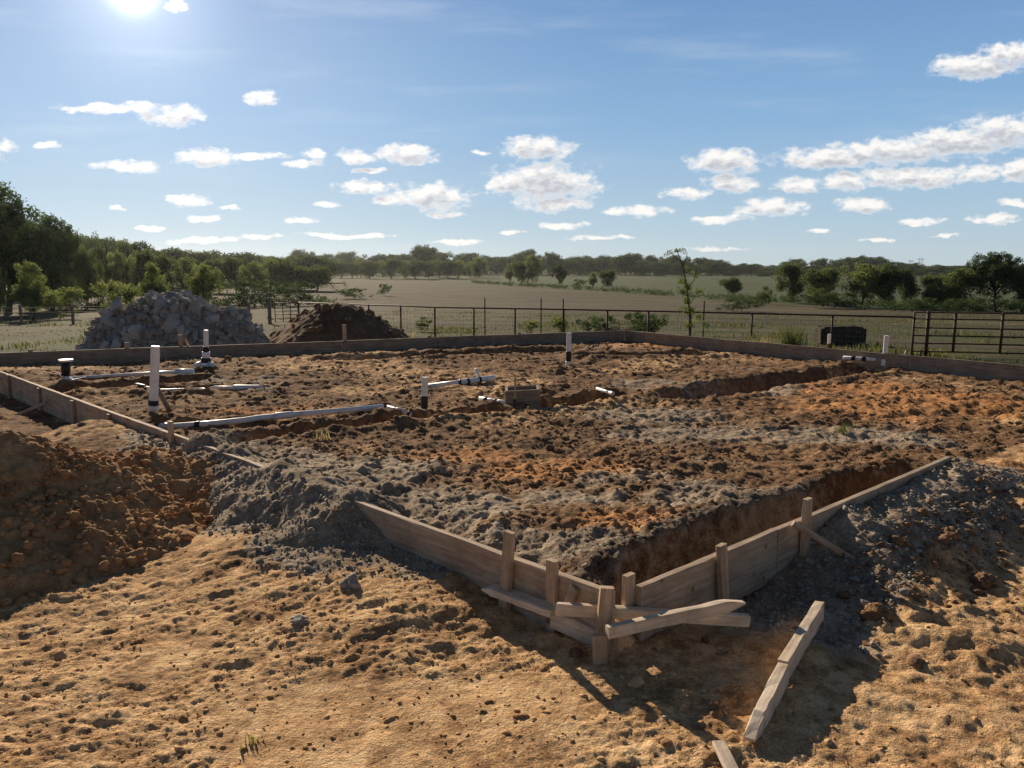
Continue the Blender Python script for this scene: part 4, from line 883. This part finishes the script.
# power pylons far away
def pylon(px, ytop, d_, lb):
    p = aty(px, ytop, d_); z0 = hz(p.x, d_, False); h_ = p.z - z0; o = root('power_pylon', (p.x, d_, z0), lb, 'pylon'); m = MB(); w_ = h_ * .16
    c = [Vector((p.x, d_, z0)) + Vector((sx * w_, 0, 0)) for sx in (-1, 1)]; t_ = [Vector((p.x + sx * w_ * .75, d_, z0 + h_)) for sx in (-1, 1)]
    for i in (0, 1): m.tube([c[i], t_[i]], .22, 4)
    for k in range(6): m.tube([c[k % 2].lerp(t_[k % 2], k / 6), c[(k + 1) % 2].lerp(t_[(k + 1) % 2], (k + 1) / 6)], .1, 4)
    m.build('tower_frame', M['galv'], o); m = MB(); m.tube([t_[0] - Vector((w_ * 1.4, 0, h_ * .1)), t_[1] + Vector((w_ * 1.4, 0, -h_ * .1))], .2, 4); m.build('crossarm', M['galv'], o)
pylon(911, 260, 900, 'left of the two lattice pylons on the right skyline'); pylon(921, 258, 880, 'right and taller of the two lattice pylons on the skyline')

# thin haze over the distance
bm = bmesh.new(); bmesh.ops.create_cube(bm, size=1); me = bpy.data.meshes.new('haze'); bm.to_mesh(me); bm.free()
m_, nt_ = newmat('distance_haze'); vs_ = N(nt_, 'ShaderNodeVolumeScatter'); vs_.inputs['Color'].default_value = (.93, .97, 1, 1); vs_.inputs['Density'].default_value = .00013; vs_.inputs['Anisotropy'].default_value = .6
N(nt_, 'ShaderNodeOutputMaterial'); nt_.links.new(vs_.outputs[0], nt_.nodes[-1].inputs['Volume']); me.materials.append(m_)
o = link('haze', me); o.scale = (1600, 900, 26); o.location = (0, 485, 8); tag(o, kind='structure', label='thin bluish haze hanging over the far fields and trees')

# ------------------------------------------------------------------ light and sky
SAZ = math.radians(-25.0); SEL = R(22.5)
S = Vector((math.sin(SAZ) * math.cos(SEL), math.cos(SAZ) * math.cos(SEL), math.sin(SEL)))
sun = bpy.data.lights.new('sun', 'SUN'); sun.energy = 6.0; sun.angle = R(.55); sun.color = (1, .83, .62)
so = bpy.data.objects.new('sun', sun); COL.objects.link(so); so.rotation_euler = (-S).to_track_quat('-Z', 'Y').to_euler(); so.location = (0, 0, 20)
w = bpy.data.worlds.new('World'); sc.world = w; w.use_nodes = True; nt = w.node_tree; nt.nodes.clear(); L = nt.links
def sm(v, a, b):
    n_ = N(nt, 'ShaderNodeMapRange', interpolation_type='SMOOTHSTEP'); L.new(v, n_.inputs[0]); n_.inputs[1].default_value = a; n_.inputs[2].default_value = b; return n_.outputs[0]
sky = N(nt, 'ShaderNodeTexSky', sky_type='NISHITA', sun_disc=False); sky.sun_elevation = SEL; sky.sun_rotation = SAZ; sky.altitude = 200; sky.air_density = 1.0; sky.dust_density = .6; sky.ozone_density = 2.0
tc = N(nt, 'ShaderNodeTexCoord').outputs['Generated']
sep = N(nt, 'ShaderNodeSeparateXYZ'); L.new(tc, sep.inputs[0])
yy = mth(nt, 'MAXIMUM', sep.outputs[1], .02); U = mth(nt, 'DIVIDE', sep.outputs[0], yy); V_ = mth(nt, 'DIVIDE', sep.outputs[2], yy)
cmb = N(nt, 'ShaderNodeCombineXYZ'); L.new(U, cmb.inputs[0]); L.new(V_, cmb.inputs[1])
CL = [(175, 115, 38, 11), (110, 107, 62, 6), (262, 99, 18, 9), (51, 145, 15, 4.5), (128, 167, 38, 7), (212, 157, 42, 10), (258, 156, 30, 5), (313, 154, 15, 7), (303, 164, 22, 4.5), (357, 157, 18, 8), (405, 156, 34, 12), (190, 200, 25, 7), (203, 218, 20, 5), (118, 207, 10, 3),
      (363, 186, 34, 7), (432, 196, 46, 15), (395, 198, 24, 7), (303, 221, 21, 4), (325, 204, 15, 4), (445, 214, 24, 3.5), (538, 149, 40, 14), (545, 182, 60, 21), (552, 203, 40, 9), (508, 184, 26, 12), (635, 211, 38, 6), (562, 225, 26, 4), (724, 160, 38, 15), (732, 183, 28, 12), (685, 194, 24, 7),
      (770, 207, 38, 10), (722, 219, 30, 5), (800, 186, 28, 11), (845, 181, 28, 11), (835, 158, 68, 13), (895, 152, 70, 15), (955, 143, 60, 17), (1010, 132, 55, 19), (915, 178, 62, 12), (980, 172, 30, 9), (864, 204, 30, 8), (975, 66, 50, 16), (1015, 55, 45, 15), (1020, 170, 24, 13), (922, 222, 28, 4), (995, 219, 24, 6), (1012, 203, 18, 4.5),
      (1080, 128, 70, 24), (178, 3, 12, 8), (480, 153, 9, 3), (200, 240, 40, 4), (455, 243, 30, 3), (345, 236, 50, 3), (260, 237, 26, 3), (600, 238, 34, 3), (715, 248, 30, 3), (880, 240, 20, 3), (820, 232, 14, 2.5), (950, 236, 16, 2.5), (510, 232, 14, 2.5), (150, 228, 16, 3), (228, 208, 10, 2.5), (370, 171, 20, 3), (-40, 150, 60, 14), (1110, 190, 60, 16)]
grp = bpy.data.node_groups.new('cloud_field', 'ShaderNodeTree'); grp.interface.new_socket('Vector', in_out='INPUT', socket_type='NodeSocketVector'); grp.interface.new_socket('Field', in_out='OUTPUT', socket_type='NodeSocketFloat')
gi = grp.nodes.new('NodeGroupInput'); go = grp.nodes.new('NodeGroupOutput')
def vm(t_, op, a, b=None):
    n_ = t_.nodes.new('ShaderNodeVectorMath'); n_.operation = op
    for s_, v in ((0, a), (1, b)):
        if v is None: continue
        if isinstance(v, tuple): n_.inputs[s_].default_value = v
        else: t_.links.new(v, n_.inputs[s_])
    return n_.outputs[1] if op in ('LENGTH', 'DOT_PRODUCT', 'DISTANCE') else n_.outputs[0]
# soft warp of the coordinates so outlines billow
wn = grp.nodes.new('ShaderNodeTexNoise'); wn.inputs['Scale'].default_value = 26; wn.inputs['Detail'].default_value = 5; wn.inputs['Roughness'].default_value = .6
mp = vm(grp, 'MULTIPLY', gi.outputs[0], (1, 1.7, 1)); grp.links.new(mp, wn.inputs['Vector'])
wv = vm(grp, 'MULTIPLY', vm(grp, 'SUBTRACT', wn.outputs['Color'], (.5, .5, .5)), (.05, .018, 0)); pv = vm(grp, 'ADD', gi.outputs[0], wv)
cur = None
for (px, py, hw, hh_) in CL:
    c_ = ray(px, py); u_, v_ = c_.x / c_.y, c_.z / c_.y; e1 = ray(px + hw, py); e2 = ray(px, py - hh_); su = 1 / abs(e1.x / e1.y - u_) / 1.0; sv = 1 / abs(e2.z / e2.y - v_) / 1.0
    dlt = vm(grp, 'MULTIPLY', vm(grp, 'SUBTRACT', pv, (u_, v_, 0)), (su, sv, 0)); ln = vm(grp, 'DOT_PRODUCT', dlt, dlt)
    if cur is None: cur = ln
    else: cur = mth(grp, 'SMOOTH_MIN', cur, ln, .35)
bn = grp.nodes.new('ShaderNodeTexNoise'); bn.inputs['Scale'].default_value = 60; bn.inputs['Detail'].default_value = 6; bn.inputs['Roughness'].default_value = .55; grp.links.new(mp, bn.inputs['Vector'])
fld = mth(grp, 'ADD', mth(grp, 'SUBTRACT', 1.0, cur), mth(grp, 'MULTIPLY', mth(grp, 'SUBTRACT', bn.outputs[0], .5), 2.7))
grp.links.new(fld, go.inputs[0])
def field(vec):
    n_ = N(nt, 'ShaderNodeGroup'); n_.node_tree = grp; L.new(vec, n_.inputs[0]); return n_.outputs[0]
F0 = field(cmb.outputs[0]); F1 = field(vm(nt, 'ADD', cmb.outputs[0], (-.003, .012, 0)))
alpha = mth(nt, 'MULTIPLY', sm(F0, -.15, .95), sm(V_, -.005, .03))
shade = mth(nt, 'MULTIPLY', sm(F1, -.1, 1.1), sm(F0, .1, 1.0))        # thick cloud above: grey underside
cc = mixc(nt, mth(nt, 'MULTIPLY', shade, .95), (9.9, 9.7, 9.4), (5.0, 5.25, 5.9))
grad = ramp(nt, sep.outputs[2], [(0., (.54, .67, .73)), (.05, (.44, .62, .76)), (.16, (.26, .47, .74)), (.34, (.12, .275, .57)), (.47, (.075, .16, .34)), (.60, (.016, .032, .065))])
back = mth(nt, 'ADD', .45, mth(nt, 'MULTIPLY', sm(sep.outputs[1], -.2, .5), .55)); bkc = N(nt, 'ShaderNodeCombineXYZ')
for i in range(3): L.new(mth(nt, 'MULTIPLY', back, 10), bkc.inputs[i])
grad = vm(nt, 'MULTIPLY', grad, bkc.outputs[0])
sky01 = vm(nt, 'MULTIPLY', sky.outputs[0], (.1, .1, .1)); comp = vm(nt, 'DIVIDE', sky01, vm(nt, 'ADD', vm(nt, 'MULTIPLY', sky01, (1.1, 1.1, 1.1)), (1, 1, 1)))
skyc = mixc(nt, .13, grad, vm(nt, 'MULTIPLY', comp, (10, 10, 11)))
wisp = noise(nt, vm(nt, 'MULTIPLY', cmb.outputs[0], (1.2, 9, 1)), 2.5, 6, .6); wa = mth(nt, 'MULTIPLY', mth(nt, 'MULTIPLY', sm(wisp, .48, .75), sm(V_, .02, .2)), .22)
base = mixc(nt, wa, skyc, (7.5, 8.2, 8.8))
col = mixc(nt, alpha, base, cc)
GL = ray(131, -14).normalized(); dt = mth(nt, 'MAXIMUM', vm(nt, 'DOT_PRODUCT', tc, tuple(GL)), 0)
glow = mth(nt, 'ADD', mth(nt, 'MULTIPLY', mth(nt, 'POWER', dt, 6000), 22), mth(nt, 'ADD', mth(nt, 'MULTIPLY', mth(nt, 'POWER', dt, 380), 3.2), mth(nt, 'MULTIPLY', mth(nt, 'POWER', dt, 22), 1.6)))
gc = N(nt, 'ShaderNodeCombineXYZ')
for i, k_ in enumerate((1, .98, .94)): L.new(mth(nt, 'MULTIPLY', glow, k_), gc.inputs[i])
col = mixc(nt, 1.0, col, gc.outputs[0], 'ADD')
bg = N(nt, 'ShaderNodeBackground'); bg.inputs[1].default_value = .1; L.new(col, bg.inputs[0]); wo = N(nt, 'ShaderNodeOutputWorld'); L.new(bg.outputs[0], wo.inputs[0])
w.cycles.sampling_method = 'MANUAL'; w.cycles.sample_map_resolution = 512

sc.view_settings.view_transform = 'Standard'; sc.view_settings.look = 'None'; sc.view_settings.exposure = 0; sc.view_settings.gamma = 1
sc.cycles.use_denoising = True; sc.cycles.max_bounces = 5; sc.cycles.diffuse_bounces = 3; sc.cycles.transparent_max_bounces = 8; sc.cycles.caustics_reflective = False; sc.cycles.caustics_refractive = False
